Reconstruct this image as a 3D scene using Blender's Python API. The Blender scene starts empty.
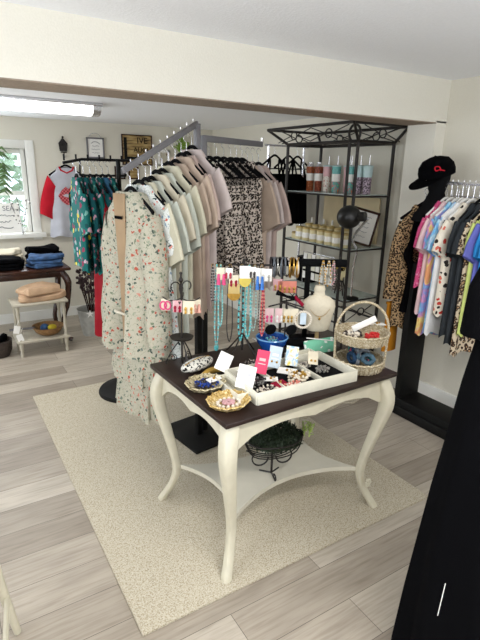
import bpy, bmesh, math, random
from mathutils import Vector, Matrix
PI = math.pi
R = math.radians
random.seed(7)
S = bpy.context.scene
COL = S.collection

# ------------------------------------------------------------------ camera
CF, CP, CR, CW, CH = 487.2, R(17.045), R(1.17), R(58.112), 1.65
_f = Vector((math.cos(CW)*math.cos(CP), math.sin(CW)*math.cos(CP), -math.sin(CP)))
_r0 = Vector((math.sin(CW), -math.cos(CW), 0))
_u = _r0.cross(_f)
_rr = _r0*math.cos(CR) + _u*math.sin(CR)
_uu = -_r0*math.sin(CR) + _u*math.cos(CR)
cd = bpy.data.cameras.new('camera'); cam = bpy.data.objects.new('camera', cd); COL.objects.link(cam)
cd.sensor_fit = 'HORIZONTAL'; cd.sensor_width = 36; cd.lens = 36*CF/480; cd.clip_start = .05
cam.matrix_world = Matrix((( _rr.x, _uu.x, -_f.x, 0), (_rr.y, _uu.y, -_f.y, 0), (_rr.z, _uu.z, -_f.z, CH), (0, 0, 0, 1)))
S.camera = cam
def Pt(x, y, ax, v):
    d = _rr*((x-240)/CF) - _uu*((y-320)/CF) + _f
    o = Vector((0, 0, CH)); return o + d*((v-o[ax])/d[ax])

# ------------------------------------------------------------------ world, light, exposure
W = bpy.data.worlds.new('world'); S.world = W; W.use_nodes = True
bg = W.node_tree.nodes['Background']; bg.inputs[0].default_value = (.78, .88, 1, 1); bg.inputs[1].default_value = 3.0
S.view_settings.view_transform = 'Standard'; S.view_settings.look = 'None'
S.view_settings.exposure = -0.5; S.view_settings.gamma = 1
def area(name, loc, rot, sx, sy, power, color):
    l = bpy.data.lights.new(name, 'AREA'); l.shape = 'RECTANGLE'; l.size = sx; l.size_y = sy; l.energy = power; l.color = color
    o = bpy.data.objects.new(name, l); COL.objects.link(o); o.location = loc; o.rotation_euler = rot; return o
area('daylight_left_window', (-1.55, 1.2, 1.3), (0, R(-103), 0), 1.5, 2.0, 52, (.93, .96, 1))
area('daylight_front_window', (.9, -1.35, 1.35), (R(112), 0, 0), 2.6, 1.5, 56, (.97, .98, 1))
area('daylight_far_window', (.15, 5.6, 1.4), (R(-90), 0, 0), 1.5, .9, 22, (.86, .93, 1))
area('daylight_far_left_window', (-1.55, 4.2, 1.3), (0, R(-90), 0), 1.4, 1.6, 34, (.92, .96, 1))
area('tube_light_glow', (.45, 4.15, 2.0), (0, 0, 0), 1.5, .12, 14, (1, .98, .93))
area('front_tube_light_glow', (.9, .2, 2.14), (0, 0, 0), 1.2, .15, 42, (1, .98, .95))

# ------------------------------------------------------------------ materials
def new_mat(name):
    m = bpy.data.materials.new(name); m.use_nodes = True
    nt = m.node_tree; return m, nt, nt.nodes['Principled BSDF']
def lin(c):
    if isinstance(c, str):
        c = [int(c[i:i+2], 16)/255 for i in (0, 2, 4)]
        c = [x/12.92 if x <= .04045 else ((x+.055)/1.055)**2.4 for x in c]
    return (c[0], c[1], c[2], 1)
def N(nt, t, **k):
    n = nt.nodes.new(t)
    for a, v in k.items():
        if a.startswith('i_'):
            n.inputs[int(a[2:])].default_value = v
        else: setattr(n, a, v)
    return n
def coords(nt, scale=(1, 1, 1), kind='Object'):
    tc = N(nt, 'ShaderNodeTexCoord'); mp = N(nt, 'ShaderNodeMapping'); mp.inputs['Scale'].default_value = scale
    nt.links.new(tc.outputs[kind], mp.inputs[0]); return mp.outputs[0]
def mix(nt, fac, a, b):
    n = N(nt, 'ShaderNodeMix', data_type='RGBA')
    for s, v in ((n.inputs[0], fac), (n.inputs[6], a), (n.inputs[7], b)):
        if hasattr(v, 'links'): nt.links.new(v, s)
        else: s.default_value = v
    return n.outputs[2]
def ramp(nt, src, stops, const=False):
    r = N(nt, 'ShaderNodeValToRGB'); e = r.color_ramp
    if const: e.interpolation = 'CONSTANT'
    while len(e.elements) < len(stops): e.elements.new(.5)
    for i, (p, c) in enumerate(stops): e.elements[i].position = p; e.elements[i].color = lin(c)
    nt.links.new(src, r.inputs[0]); return r.outputs[0]
def bump(nt, b, src, st=.3, dist=.01):
    n = N(nt, 'ShaderNodeBump'); n.inputs['Strength'].default_value = st; n.inputs['Distance'].default_value = dist
    nt.links.new(src, n.inputs['Height']); nt.links.new(n.outputs[0], b.inputs['Normal'])
def plain(name, c, rough=.6, metal=0, var=.12, scale=14, bmp=.1, spec=.5):
    m, nt, b = new_mat(name); v = coords(nt)
    n = N(nt, 'ShaderNodeTexNoise'); n.inputs['Scale'].default_value = scale; n.inputs['Detail'].default_value = 4; nt.links.new(v, n.inputs[0])
    c = lin(c); d = tuple(x*(1-var) for x in c[:3]); l = tuple(min(1, x*(1+var)) for x in c[:3])
    nt.links.new(ramp(nt, n.outputs[0], [(.3, d), (.7, l)]), b.inputs['Base Color'])
    b.inputs['Roughness'].default_value = rough; b.inputs['Metallic'].default_value = metal
    b.inputs['Specular IOR Level'].default_value = spec
    if bmp: bump(nt, b, n.outputs[0], bmp)
    return m
def cloth(name, c, var=.1): return plain(name, c, .9, 0, var, 9, .25, .2)
def glass(name, c=(1, 1, 1), rough=.02, alpha=.25):
    m, nt, b = new_mat(name)
    b.inputs['Base Color'].default_value = lin(c); b.inputs['Roughness'].default_value = rough
    b.inputs['Alpha'].default_value = alpha; return m
def emit(name, c, s):
    m, nt, b = new_mat(name); b.inputs['Base Color'].default_value = lin(c)
    b.inputs['Emission Color'].default_value = lin(c); b.inputs['Emission Strength'].default_value = s; return m
def printed(name, base, cols, scale=22, size=.36, stems=None, rough=.85, stretch=(1, 1, 1), warp=.03):
    """cells of several colours scattered on a plain cloth"""
    m, nt, b = new_mat(name); v = coords(nt, stretch)
    nz = N(nt, 'ShaderNodeTexNoise'); nz.inputs['Scale'].default_value = scale*.9; nt.links.new(v, nz.inputs[0])
    off = N(nt, 'ShaderNodeVectorMath', operation='SCALE'); nt.links.new(nz.outputs['Color'], off.inputs[0]); off.inputs['Scale'].default_value = warp
    ad = N(nt, 'ShaderNodeVectorMath', operation='ADD'); nt.links.new(v, ad.inputs[0]); nt.links.new(off.outputs[0], ad.inputs[1])
    vo = N(nt, 'ShaderNodeTexVoronoi'); vo.inputs['Scale'].default_value = scale; nt.links.new(ad.outputs[0], vo.inputs['Vector'])
    sp = N(nt, 'ShaderNodeSeparateColor'); nt.links.new(vo.outputs['Color'], sp.inputs[0])
    cell = ramp(nt, sp.outputs[0], [(i/len(cols), c) for i, c in enumerate(cols)], True)
    th = N(nt, 'ShaderNodeMath', operation='LESS_THAN'); nt.links.new(vo.outputs['Distance'], th.inputs[0]); th.inputs[1].default_value = size
    bc = lin(base)
    if stems:
        n2 = N(nt, 'ShaderNodeTexNoise'); n2.inputs['Scale'].default_value = scale*.8; n2.inputs['Detail'].default_value = 1; nt.links.new(v, n2.inputs[0])
        s1 = N(nt, 'ShaderNodeMath', operation='SUBTRACT'); nt.links.new(n2.outputs[0], s1.inputs[0]); s1.inputs[1].default_value = .5
        s2 = N(nt, 'ShaderNodeMath', operation='ABSOLUTE'); nt.links.new(s1.outputs[0], s2.inputs[0])
        s3 = N(nt, 'ShaderNodeMath', operation='LESS_THAN'); nt.links.new(s2.outputs[0], s3.inputs[0]); s3.inputs[1].default_value = .014
        bc = mix(nt, s3.outputs[0], bc, lin(stems))
    nt.links.new(mix(nt, th.outputs[0], bc, cell), b.inputs['Base Color'])
    b.inputs['Roughness'].default_value = rough; b.inputs['Specular IOR Level'].default_value = .2
    return m
def leopard(name, base, spot, core, scale=38, warp=.03):
    m, nt, b = new_mat(name); v = coords(nt)
    nz = N(nt, 'ShaderNodeTexNoise'); nz.inputs['Scale'].default_value = scale*.7; nt.links.new(v, nz.inputs[0])
    off = N(nt, 'ShaderNodeVectorMath', operation='SCALE'); nt.links.new(nz.outputs['Color'], off.inputs[0]); off.inputs['Scale'].default_value = warp
    ad = N(nt, 'ShaderNodeVectorMath', operation='ADD'); nt.links.new(v, ad.inputs[0]); nt.links.new(off.outputs[0], ad.inputs[1])
    vo = N(nt, 'ShaderNodeTexVoronoi'); vo.inputs['Scale'].default_value = scale; nt.links.new(ad.outputs[0], vo.inputs['Vector'])
    nt.links.new(ramp(nt, vo.outputs['Distance'], [(0, core), (.22, spot), (.52, base)], True), b.inputs['Base Color'])
    b.inputs['Roughness'].default_value = .85; b.inputs['Specular IOR Level'].default_value = .2
    return m
def gradient_cloth(name, stops, scale=(1, 1, 1), dist=2.0):
    m, nt, b = new_mat(name); v = coords(nt, scale)
    n = N(nt, 'ShaderNodeTexNoise'); n.inputs['Scale'].default_value = 1; n.inputs['Detail'].default_value = 2; n.inputs['Distortion'].default_value = dist
    nt.links.new(v, n.inputs[0])
    nt.links.new(ramp(nt, n.outputs[0], stops), b.inputs['Base Color']); b.inputs['Roughness'].default_value = .9
    return m

M = {}
def wall_mat(name, c, b_=.12, sc=120):
    m = plain(name, c, .9, 0, .02, sc, b_, .2); return m
M['wall'] = wall_mat('wall_paint', 'D9D4C6'); M['beam'] = wall_mat('beam_paint', 'E8E4D8'); M['ceil'] = wall_mat('ceiling_paint', 'F6F7FA', .25, 90)
M['trim'] = plain('white_trim', 'EDECE6', .5, var=.02)
M['tablecream'] = plain('cream_painted_wood', 'CDC7B2', .42, 0, .05, 18, .06)
M['shelfcream'] = plain('cream_gloss_shelf', 'CFCABA', .25, 0, .05, 8, .03)
M['black'] = plain('black_metal', '0B0B0A', .6, 0, .2, spec=.25); M['velvet'] = plain('black_velvet', '0B0B0D', .95, 0, .3, 40, .1, .15)
M['bronze'] = plain('dark_bronze_iron', '231E1B', .5, .2, .25, 30)
M['grey'] = plain('grey_painted_steel', '77767A', .45, .2, .06); M['chrome'] = plain('chrome_wire', 'D8D8DC', .25, .8, .05)
M['blackcloth'] = plain('black_cloth', '050507', .95, 0, .1, 9, .2, .06); M['white'] = plain('white_card', 'F1EFEA', .6, 0, .02)
M['plasticblack'] = plain('black_plastic', '101010', .4, 0, .1)
M['glassp'] = glass('window_glass', (.9, .97, 1), .02, .12); M['shelfglass'] = glass('shelf_glass', (.6, .7, .66), .05, .55)
M['whitetray'] = plain('whitewashed_tray_wood', 'DEDAC9', .6, 0, .06, 25)
M['gold'] = plain('gold', 'C49A4A', .3, .8, .2, 60)

def floor_mat():
    m, nt, b = new_mat('vinyl_planks'); v = coords(nt)
    br = N(nt, 'ShaderNodeTexBrick'); br.offset = .37; br.offset_frequency = 2
    br.inputs['Color1'].default_value = (.0, .0, .0, 1); br.inputs['Color2'].default_value = (1, 1, 1, 1); br.inputs['Mortar'].default_value = (.5, .5, .5, 1)
    br.inputs['Scale'].default_value = 1; br.inputs['Mortar Size'].default_value = .0012; br.inputs['Brick Width'].default_value = 1.22; br.inputs['Row Height'].default_value = .18
    nt.links.new(v, br.inputs[0])
    base = ramp(nt, br.outputs['Color'], [(0, '9C9183'), (.5, 'B5AA9B'), (1, 'C6BCAD')])
    mp2 = coords(nt, (1.3, 22, 1)); n = N(nt, 'ShaderNodeTexNoise'); n.inputs['Scale'].default_value = 3.2; n.inputs['Detail'].default_value = 7; n.inputs['Distortion'].default_value = .6
    nt.links.new(mp2, n.inputs[0])
    g = ramp(nt, n.outputs[0], [(.3, (.72, .70, .68)), (.55, (1, 1, 1)), (.75, (1.0, 1.0, 1.0))])
    mp3 = coords(nt, (1.2, 4, 1)); n3 = N(nt, 'ShaderNodeTexNoise'); n3.inputs['Scale'].default_value = 2.5; n3.inputs['Detail'].default_value = 3; nt.links.new(mp3, n3.inputs[0])
    g3 = ramp(nt, n3.outputs[0], [(.3, (.74, .73, .72)), (.65, (1, 1, 1))])
    mul = N(nt, 'ShaderNodeMix', data_type='RGBA', blend_type='MULTIPLY'); mul.inputs[0].default_value = .8
    nt.links.new(base, mul.inputs[6]); nt.links.new(g, mul.inputs[7])
    mul2 = N(nt, 'ShaderNodeMix', data_type='RGBA', blend_type='MULTIPLY'); mul2.inputs[0].default_value = .8
    nt.links.new(mul.outputs[2], mul2.inputs[6]); nt.links.new(g3, mul2.inputs[7])
    seam = mix(nt, br.outputs['Fac'], mul2.outputs[2], lin('5E574F'))
    nt.links.new(seam, b.inputs['Base Color'])
    b.inputs['Roughness'].default_value = .45; b.inputs['Specular IOR Level'].default_value = .4
    bump(nt, b, n.outputs[0], .08)
    return m
M['floor'] = floor_mat()
def rug_mat():
    m, nt, b = new_mat('looped_beige_carpet'); v = coords(nt)
    n = N(nt, 'ShaderNodeTexNoise'); n.inputs['Scale'].default_value = 190; n.inputs['Detail'].default_value = 4; nt.links.new(v, n.inputs[0])
    n2 = N(nt, 'ShaderNodeTexNoise'); n2.inputs['Scale'].default_value = 260; nt.links.new(v, n2.inputs[0])
    c = ramp(nt, n.outputs[0], [(.32, '998C76'), (.46, 'BDB29C'), (.65, 'CFC8B6')])
    nt.links.new(c, b.inputs['Base Color']); b.inputs['Roughness'].default_value = .95; b.inputs['Specular IOR Level'].default_value = .1
    bump(nt, b, n2.outputs[0], .5, .01); return m
M['rug'] = rug_mat()
M['darkwood'] = plain('dark_espresso_wood', '2A1D19', .4, 0, .3, 12, .05, .3)
M['oldwood'] = plain('antique_dark_wood', '3A2118', .25, 0, .4, 10)

# ------------------------------------------------------------------ geometry helpers
class MB:
    def __init__(s): s.bm = bmesh.new()
    def _x(s, vs, m):
        if m is not None: bmesh.ops.transform(s.bm, matrix=m, verts=vs)
    def box(s, c, d, rz=0, m=None, bev=0, rx=0, ry=0):
        vs = bmesh.ops.create_cube(s.bm, size=1)['verts']
        bmesh.ops.scale(s.bm, vec=d, verts=vs)
        if bev:
            es = list({e for v in vs for e in v.link_edges})
            g = bmesh.ops.bevel(s.bm, geom=es, offset=bev, segments=2, affect='EDGES', profile=.5)
            vs = list({v for f in g['faces'] for v in f.verts} | {v for v in vs if v.is_valid})
        T = Matrix.Translation(c) @ Matrix.Rotation(rz, 4, 'Z') @ Matrix.Rotation(rx, 4, 'X') @ Matrix.Rotation(ry, 4, 'Y')
        bmesh.ops.transform(s.bm, matrix=(m @ T if m is not None else T), verts=vs); return s
    def lathe(s, c, prof, n=20, sx=1, sy=1, m=None, wob=0):
        rings = []
        for r, z in prof:
            rings.append([s.bm.verts.new((c[0]+sx*r*math.cos(2*PI*i/n)*(1+wob*math.sin(i*3)), c[1]+sy*r*math.sin(2*PI*i/n)*(1+wob*math.cos(i*2)), c[2]+z)) for i in range(n)])
        for a, b in zip(rings, rings[1:]):
            for i in range(n): s.bm.faces.new((a[i], a[(i+1) % n], b[(i+1) % n], b[i]))
        if prof[0][0] > 1e-4: s.bm.faces.new(rings[0][::-1])
        if prof[-1][0] > 1e-4: s.bm.faces.new(rings[-1])
        s._x([v for r in rings for v in r], m); return s
    def open_lathe(s, c, prof, n=24, sx=1, sy=1, m=None):
        rings = [[s.bm.verts.new((c[0]+sx*r*math.cos(2*PI*i/n), c[1]+sy*r*math.sin(2*PI*i/n), c[2]+z)) for i in range(n)] for r, z in prof]
        for a, b in zip(rings, rings[1:]):
            for i in range(n): s.bm.faces.new((a[i], a[(i+1) % n], b[(i+1) % n], b[i]))
        s._x([v for r in rings for v in r], m); return s
    def tube(s, pts, r=.01, n=8, closed=False, m=None, flat=1):
        pts = [Vector(p) for p in pts]; L = len(pts); rr = r if isinstance(r, (list, tuple)) else [r]*L
        rings = []; up = None
        for i, p in enumerate(pts):
            a = pts[i-1] if (i > 0 or closed) else pts[i]; b = pts[(i+1) % L] if (i < L-1 or closed) else pts[i]
            t = (b-a)
            if t.length < 1e-9: t = Vector((0, 0, 1))
            t.normalize()
            if up is None: up = Vector((0, 0, 1)) if abs(t.z) < .9 else Vector((1, 0, 0))
            sd = t.cross(up)
            if sd.length < 1e-6: sd = t.cross(Vector((1, .1, 0)))
            sd.normalize(); up = sd.cross(t).normalized()
            rings.append([s.bm.verts.new(p + (sd*math.cos(2*PI*k/n)*flat + up*math.sin(2*PI*k/n))*rr[i]) for k in range(n)])
        prs = list(zip(rings, rings[1:])) + ([(rings[-1], rings[0])] if closed else [])
        for a, b in prs:
            for k in range(n): s.bm.faces.new((a[k], a[(k+1) % n], b[(k+1) % n], b[k]))
        if not closed: s.bm.faces.new(rings[0][::-1]); s.bm.faces.new(rings[-1])
        s._x([v for q in rings for v in q], m); return s
    def ball(s, c, r, sub=2, sc=(1, 1, 1), m=None):
        vs = bmesh.ops.create_icosphere(s.bm, subdivisions=sub, radius=r)['verts']
        bmesh.ops.transform(s.bm, matrix=Matrix.Translation(c) @ Matrix.Diagonal((*sc, 1)), verts=vs); s._x(vs, m); return s
    def prism(s, poly, h, m=None, axis='z'):
        a = [s.bm.verts.new((x, y, 0)) for x, y in poly]; b = [s.bm.verts.new((x, y, h)) for x, y in poly]
        n = len(poly)
        s.bm.faces.new(a[::-1]); s.bm.faces.new(b)
        for i in range(n): s.bm.faces.new((a[i], a[(i+1) % n], b[(i+1) % n], b[i]))
        s._x(a+b, m); return s
    def beads(s, pts, r, sub=1):
        for p in pts: s.ball(p, r, sub)
        return s
    def build(s, name, mat, parent=None, smooth=True, loc=None):
        me = bpy.data.meshes.new(name)
        bmesh.ops.recalc_face_normals(s.bm, faces=s.bm.faces)
        s.bm.to_mesh(me); s.bm.free()
        me.materials.append(mat)
        if smooth:
            me.polygons.foreach_set('use_smooth', [True]*len(me.polygons))
            me.set_sharp_from_angle(angle=R(38))
        o = bpy.data.objects.new(name, me); COL.objects.link(o)
        if parent: o.parent = parent
        if loc is not None: o.location = loc
        return o
def tag(o, label=None, cat=None, group=None, kind=None):
    if label: o['label'] = label
    if cat: o['category'] = cat
    if group: o['group'] = group
    if kind: o['kind'] = kind
    return o
def thing(name, label, cat, loc=(0, 0, 0), rz=0, group=None):
    o = bpy.data.objects.new(name, None); COL.objects.link(o); o.location = loc; o.rotation_euler = (0, 0, rz); o.empty_display_size = .05
    return tag(o, label, cat, group)
def copy_tree(o, parent=None):
    c = o.copy(); COL.objects.link(c)
    if parent: c.parent = parent
    for ch in list(o.children): copy_tree(ch, c)
    return c
def struct(name, mb, mat, parent=None, smooth=False):
    o = mb.build(name, mat, parent, smooth)
    if not parent: o['kind'] = 'structure'
    return o
def text(name, s, size, mat, parent, mtx, ext=.001):
    cu = bpy.data.curves.new(name, 'FONT'); cu.body = s; cu.size = size; cu.extrude = ext; cu.align_x = 'CENTER'; cu.align_y = 'CENTER'
    t = bpy.data.objects.new(name, cu); COL.objects.link(t)
    me = bpy.data.meshes.new_from_object(t.evaluated_get(bpy.context.evaluated_depsgraph_get()))
    COL.objects.unlink(t); bpy.data.objects.remove(t)
    me.materials.clear(); me.materials.append(mat); me.transform(mtx)
    o = bpy.data.objects.new(name, me); COL.objects.link(o); o.parent = parent; return o
def curve(p, n=6, closed=False):
    """Catmull-Rom through points"""
    p = [Vector(q) for q in p]; L = len(p); out = []
    for i in range(L if closed else L-1):
        a = p[(i-1) % L] if (closed or i) else p[0]; b = p[i]; c = p[(i+1) % L]; d = p[(i+2) % L] if (closed or i+2 < L) else p[-1]
        for k in range(n):
            t = k/n; out.append(.5*((2*b)+(c-a)*t+(2*a-5*b+4*c-d)*t*t+(3*b-a-3*c+d)*t**3))
    if not closed: out.append(p[-1])
    return out
def arc(c, r, a0, a1, n=12, plane='xz', ry=None):
    out = []
    for i in range(n+1):
        a = R(a0+(a1-a0)*i/n); u, v = r*math.cos(a), (ry or r)*math.sin(a)
        out.append(Vector(c) + (Vector((u, 0, v)) if plane == 'xz' else Vector((0, u, v)) if plane == 'yz' else Vector((u, v, 0))))
    return out

# ------------------------------------------------------------------ the room
XR, YF, YB, XL, YN = 3.06, 5.65, 2.31, -1.6, -1.4   # right wall, far wall, beam front, left wall, near wall
struct('floor', MB().box(((XL+XR)/2, (YN+YF)/2, -.05), (XR-XL+.4, YF-YN+.4, .1)), M['floor'])
c = MB().box(((XL+XR)/2, (YN+YB+.1)/2, 2.252+.05), (XR-XL+.4, YB-YN+.3, .1)); struct('ceiling', c, M['ceil'])
c = MB().box(((XL+XR)/2, (2.5+YF)/2, 2.12+.05), (XR-XL+.4, YF-2.5+.3, .1)); struct('ceiling_far_room', c, M['ceil'])
c = MB().box(((XL+XR)/2, YB+.12, 2.15), (XR-XL+.2, .24, .33)); struct('ceiling_beam', c, M['beam'])
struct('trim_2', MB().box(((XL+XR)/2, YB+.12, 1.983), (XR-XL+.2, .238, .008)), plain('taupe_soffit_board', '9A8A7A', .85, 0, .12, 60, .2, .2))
struct('trim_1', MB().box((XR-.05, YB+.12, 1.0), (.10, .24, 1.99)), M['beam'])
def wall_holes(name, axis, pos, lo, hi, z1, holes, mat, th=.1):
    m = MB(); cuts = sorted(holes)
    def seg(a, b, za, zb):
        if b-a < 1e-3 or zb-za < 1e-3: return
        cc, dd = ((a+b)/2, (b-a)), ((za+zb)/2, zb-za)
        if axis == 'x': m.box((pos, cc[0], dd[0]), (th, cc[1], dd[1]))
        else: m.box((cc[0], pos, dd[0]), (cc[1], th, dd[1]))
    x = lo
    for a, b, za, zb in cuts:
        seg(x, a, 0, z1); seg(a, b, 0, za); seg(a, b, zb, z1); x = b
    seg(x, hi, 0, z1); return struct(name, m, mat)
wall_holes('wall_right', 'x', XR+.05, YN-.1, YF+.1, 2.3, [], M['wall'])
wall_holes('wall_far', 'y', YF+.05, XL-.1, XR, 2.3, [(-1.35, .88, .98, 1.82)], M['wall'])
wall_holes('wall_left', 'x', XL-.05, YN-.1, YF+.1, 2.3, [(.2, 2.2, .55, 2.05), (3.4, 5.0, .6, 2.0)], M['wall'])
wall_holes('wall_near', 'y', YN-.05, XL, XR, 2.3, [(-.4, 2.2, .6, 2.1)], M['wall'])
m = MB().box((XR-.008, (YN+YB)/2, .055), (.016, YB-YN, .11), bev=.003); struct('baseboard_right', m, M['trim'])
m = MB().box((XR-.008, (YB+.24+YF)/2, .055), (.016, YF-YB-.24, .11), bev=.003); struct('baseboard_right_far', m, M['trim'])
m = MB().box(((XL+XR)/2, YF-.008, .055), (XR-XL, .016, .11), bev=.003); struct('baseboard_far', m, M['trim'])
def window(n, axis, pos, a, b, za, zb, inward):
    m = MB(); w = .085
    def bx(ca, cz, da, dz, dep=.05, off=0):
        if axis == 'y': m.box((ca, pos+inward*off, cz), (da, dep, dz), bev=.004)
        else: m.box((pos+inward*off, ca, cz), (dep, da, dz), bev=.004)
    mid = (a+b)/2
    bx(a-w/2, (za+zb)/2, w, zb-za+2*w); bx(b+w/2, (za+zb)/2, w, zb-za+2*w); bx(mid, zb+w/2, b-a, w); bx(mid, za-.03, b-a+.24, .05, .12, .02)
    for q in (a+.025, b-.025, mid): bx(q, (za+zb)/2, .045, zb-za, .04, -.03)
    for q in (za+.025, zb-.025, (za+zb)/2-.02): bx(mid, q, b-a-.10, .045, .034, -.03)
    f = struct('window_%d' % n, m, M['trim'], smooth=True)
    g = MB()
    if axis == 'y': g.box((mid, pos-inward*.03, (za+zb)/2), (b-a, .006, zb-za))
    else: g.box((pos-inward*.03, mid, (za+zb)/2), (.006, b-a, zb-za))
    g.build('pane', M['glassp'], f)
window(1, 'y', YF+.01, -1.35, .88, .98, 1.82, -1)
window(2, 'x', XL-.01, .2, 2.2, .55, 2.05, 1)
window(3, 'x', XL-.01, 3.4, 5.0, .6, 2.0, 1)
window(4, 'y', YN-.01, -.4, 2.2, .6, 2.1, 1)

# outdoors: lawn and bushes beyond the far window
m = MB().box((.5, 12, -.3), (16, 12.4, .1)); tag(m.build('lawn', plain('lawn_green', '6E8F55', .9, 0, .3, 3)), kind='structure')
M['leafout'] = plain('outdoor_leaves', 'A9C4A2', .9, 0, .35, 6)
random.seed(3)
for i, (x, y, z, r, lab) in enumerate(((-1.6, 9.0, .9, .9, 'pale green bush at the left beyond the far window'), (.75, 10.6, 1.3, 1.1, 'tall pale green tree beyond the middle of the far window'), (2.6, 9.0, .7, .8, 'rounded green bush beyond the right edge of the far window'))):
    t = thing('garden_bush', lab, 'bush', (x, y, -.25))
    m = MB()
    for k in range(420):
        a, b_ = random.uniform(0, 2*PI), random.uniform(-1, 1); rr = r*random.uniform(.55, 1)
        p = Vector((rr*math.sqrt(1-b_*b_)*math.cos(a), rr*math.sqrt(1-b_*b_)*math.sin(a), z+.35+rr*b_))
        m.box(p, (.16, .11, .01), rz=a, rx=random.uniform(-1, 1), ry=random.uniform(-1, 1))
    m.build('foliage', M['leafout'], t, False)
    MB().tube([(0, 0, 0), (.03, 0, z*.6), (0, 0, z+.4)], [.08, .06, .04]).build('trunk', M['oldwood'], t)

# ceiling light of the far room
t = thing('ceiling_light', 'long white tube ceiling light in the far room', 'light', (.38, 4.1, 2.12))
MB().box((0, 0, -.012), (1.66, .24, .024), bev=.004).build('housing', M['chrome'], t)
m = MB()
pr = [(-.1, 0), (-.098, -.03), (-.075, -.055), (-.03, -.066), (.03, -.066), (.075, -.055), (.098, -.03), (.1, 0)]
m.prism(pr, 1.52, Matrix(((0, 0, 1, -.76), (1, 0, 0, 0), (0, 1, 0, -.02), (0, 0, 0, 1)))).build('diffuser', emit('tube_diffuser', (1, .99, .95), 5.0), t)
for sx in (-1, 1): MB().prism([(a*1.06, b*1.06) for a, b in pr], .06, Matrix(((0, 0, 1, sx*.79-.03), (1, 0, 0, 0), (0, 1, 0, -.02), (0, 0, 0, 1)))).build('end_cap', M['chrome'], t)
t = thing('ceiling_light', 'white tube ceiling light over the near end of the shop, behind the viewer', 'light', (.9, .2, 2.25))
MB().box((0, 0, -.012), (1.3, .22, .024), bev=.004).build('housing', M['chrome'], t)
MB().prism(pr, 1.2, Matrix(((0, 0, 1, -.6), (1, 0, 0, 0), (0, 1, 0, -.02), (0, 0, 0, 1)))).build('diffuser', emit('tube_diffuser_near', (1, .99, .95), 3.0), t)

# rugs
m = MB().box((1.24, 2.475, .006), (1.6, 2.27, .012), bev=.003); tag(m.build('rug', M['rug']), 'large beige looped rug under the cream table', 'rug')
pl = [(2.06, 2.36)] + [(2.06+.56*i/8, 2.36+.012*(i % 2)+.02*math.sin(i*1.7)+.01*i/8) for i in range(1, 9)] + [(2.62, 3.62), (2.06, 3.62)]
MBr = MB().prism(pl, .010).build('rug', M['rug'], None, False); tag(MBr, 'beige rug piece with a wavy cut front edge before the iron shelf', 'rug')

# ------------------------------------------------------------------ the cream table
TX, TY, TR = .803, 1.372, R(2.0); TW, TD, TH = .95, .69, .76
tbl = thing('display_table', 'cream table with dark wooden top and curved legs on the beige rug', 'table', (TX, TY, .0), TR)
m = MB().box((TW/2, TD/2, TH-.011), (TW, TD, .022), bev=.005); m.build('tabletop', M['darkwood'], tbl)
def apron(L, n=24):
    top, out = [], []
    for i in range(n+1):
        u = i/n; x = u*L
        v = min(u, 1-u)
        d = .135 if v < .03 else .135-.05*min(1, (v-.03)/.10) - .02*math.sin(max(0, min(1, (v-.13)/.37))*PI)
        out.append((x, -d))
    return [(0, 0)] + out + [(L, 0)]
ins = .035
for nm, L, T in (('apron', TW-2*ins, Matrix.Translation((ins, ins+.02, TH-.022)) @ Matrix.Rotation(R(90), 4, 'X')),
                 ('apron', TW-2*ins, Matrix.Translation((ins, TD-ins, TH-.022)) @ Matrix.Rotation(R(90), 4, 'X')),
                 ('apron', TD-2*ins, Matrix.Translation((ins, ins, TH-.022)) @ Matrix.Rotation(R(90), 4, 'Z') @ Matrix.Rotation(R(90), 4, 'X')),
                 ('apron', TD-2*ins, Matrix.Translation((TW-ins-.02, ins, TH-.022)) @ Matrix.Rotation(R(90), 4, 'Z') @ Matrix.Rotation(R(90), 4, 'X'))):
    MB().prism(apron(L), .02, T).build(nm, M['tablecream'], tbl, False)
LEGP = [(.022, .735), (.012, .70), (-.004, .64), (-.006, .57), (.012, .47), (.034, .36), (.050, .27), (.056, .20), (.044, .13), (.022, .07), (.004, .03), (-.002, .012)]
LEGR = [.031, .033, .033, .031, .027, .023, .020, .019, .018, .019, .020, .020]
def leg_mesh(cx, cy, sx, sy):
    m = MB(); bm = m.bm; rings = []
    pts = curve([(a, 0, z) for a, z in LEGP], 4); rs = curve([(r, 0, 0) for r in LEGR], 4)
    for p, rv in zip(pts, rs):
        r = rv.x; q = []
        for k in range(16):
            a = 2*PI*k/16; ca, sa = math.cos(a), math.sin(a); e = .5
            q.append(bm.verts.new((cx+sx*(p.x+.012)+r*math.copysign(abs(ca)**e, ca), cy+sy*(p.x+.012)+r*math.copysign(abs(sa)**e, sa), p.z)))
        rings.append(q)
    for a, b in zip(rings, rings[1:]):
        for k in range(16): bm.faces.new((a[k], a[(k+1) % 16], b[(k+1) % 16], b[k]))
    bm.faces.new(rings[0]); bm.faces.new(rings[-1][::-1]); return m
for cx, cy, sx, sy in ((.02, .02, 1, 1), (TW-.02, .02, -1, 1), (.02, TD-.02, 1, -1), (TW-.02, TD-.02, -1, -1)):
    leg_mesh(cx, cy, sx, sy).build('leg', M['tablecream'], tbl)
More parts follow.
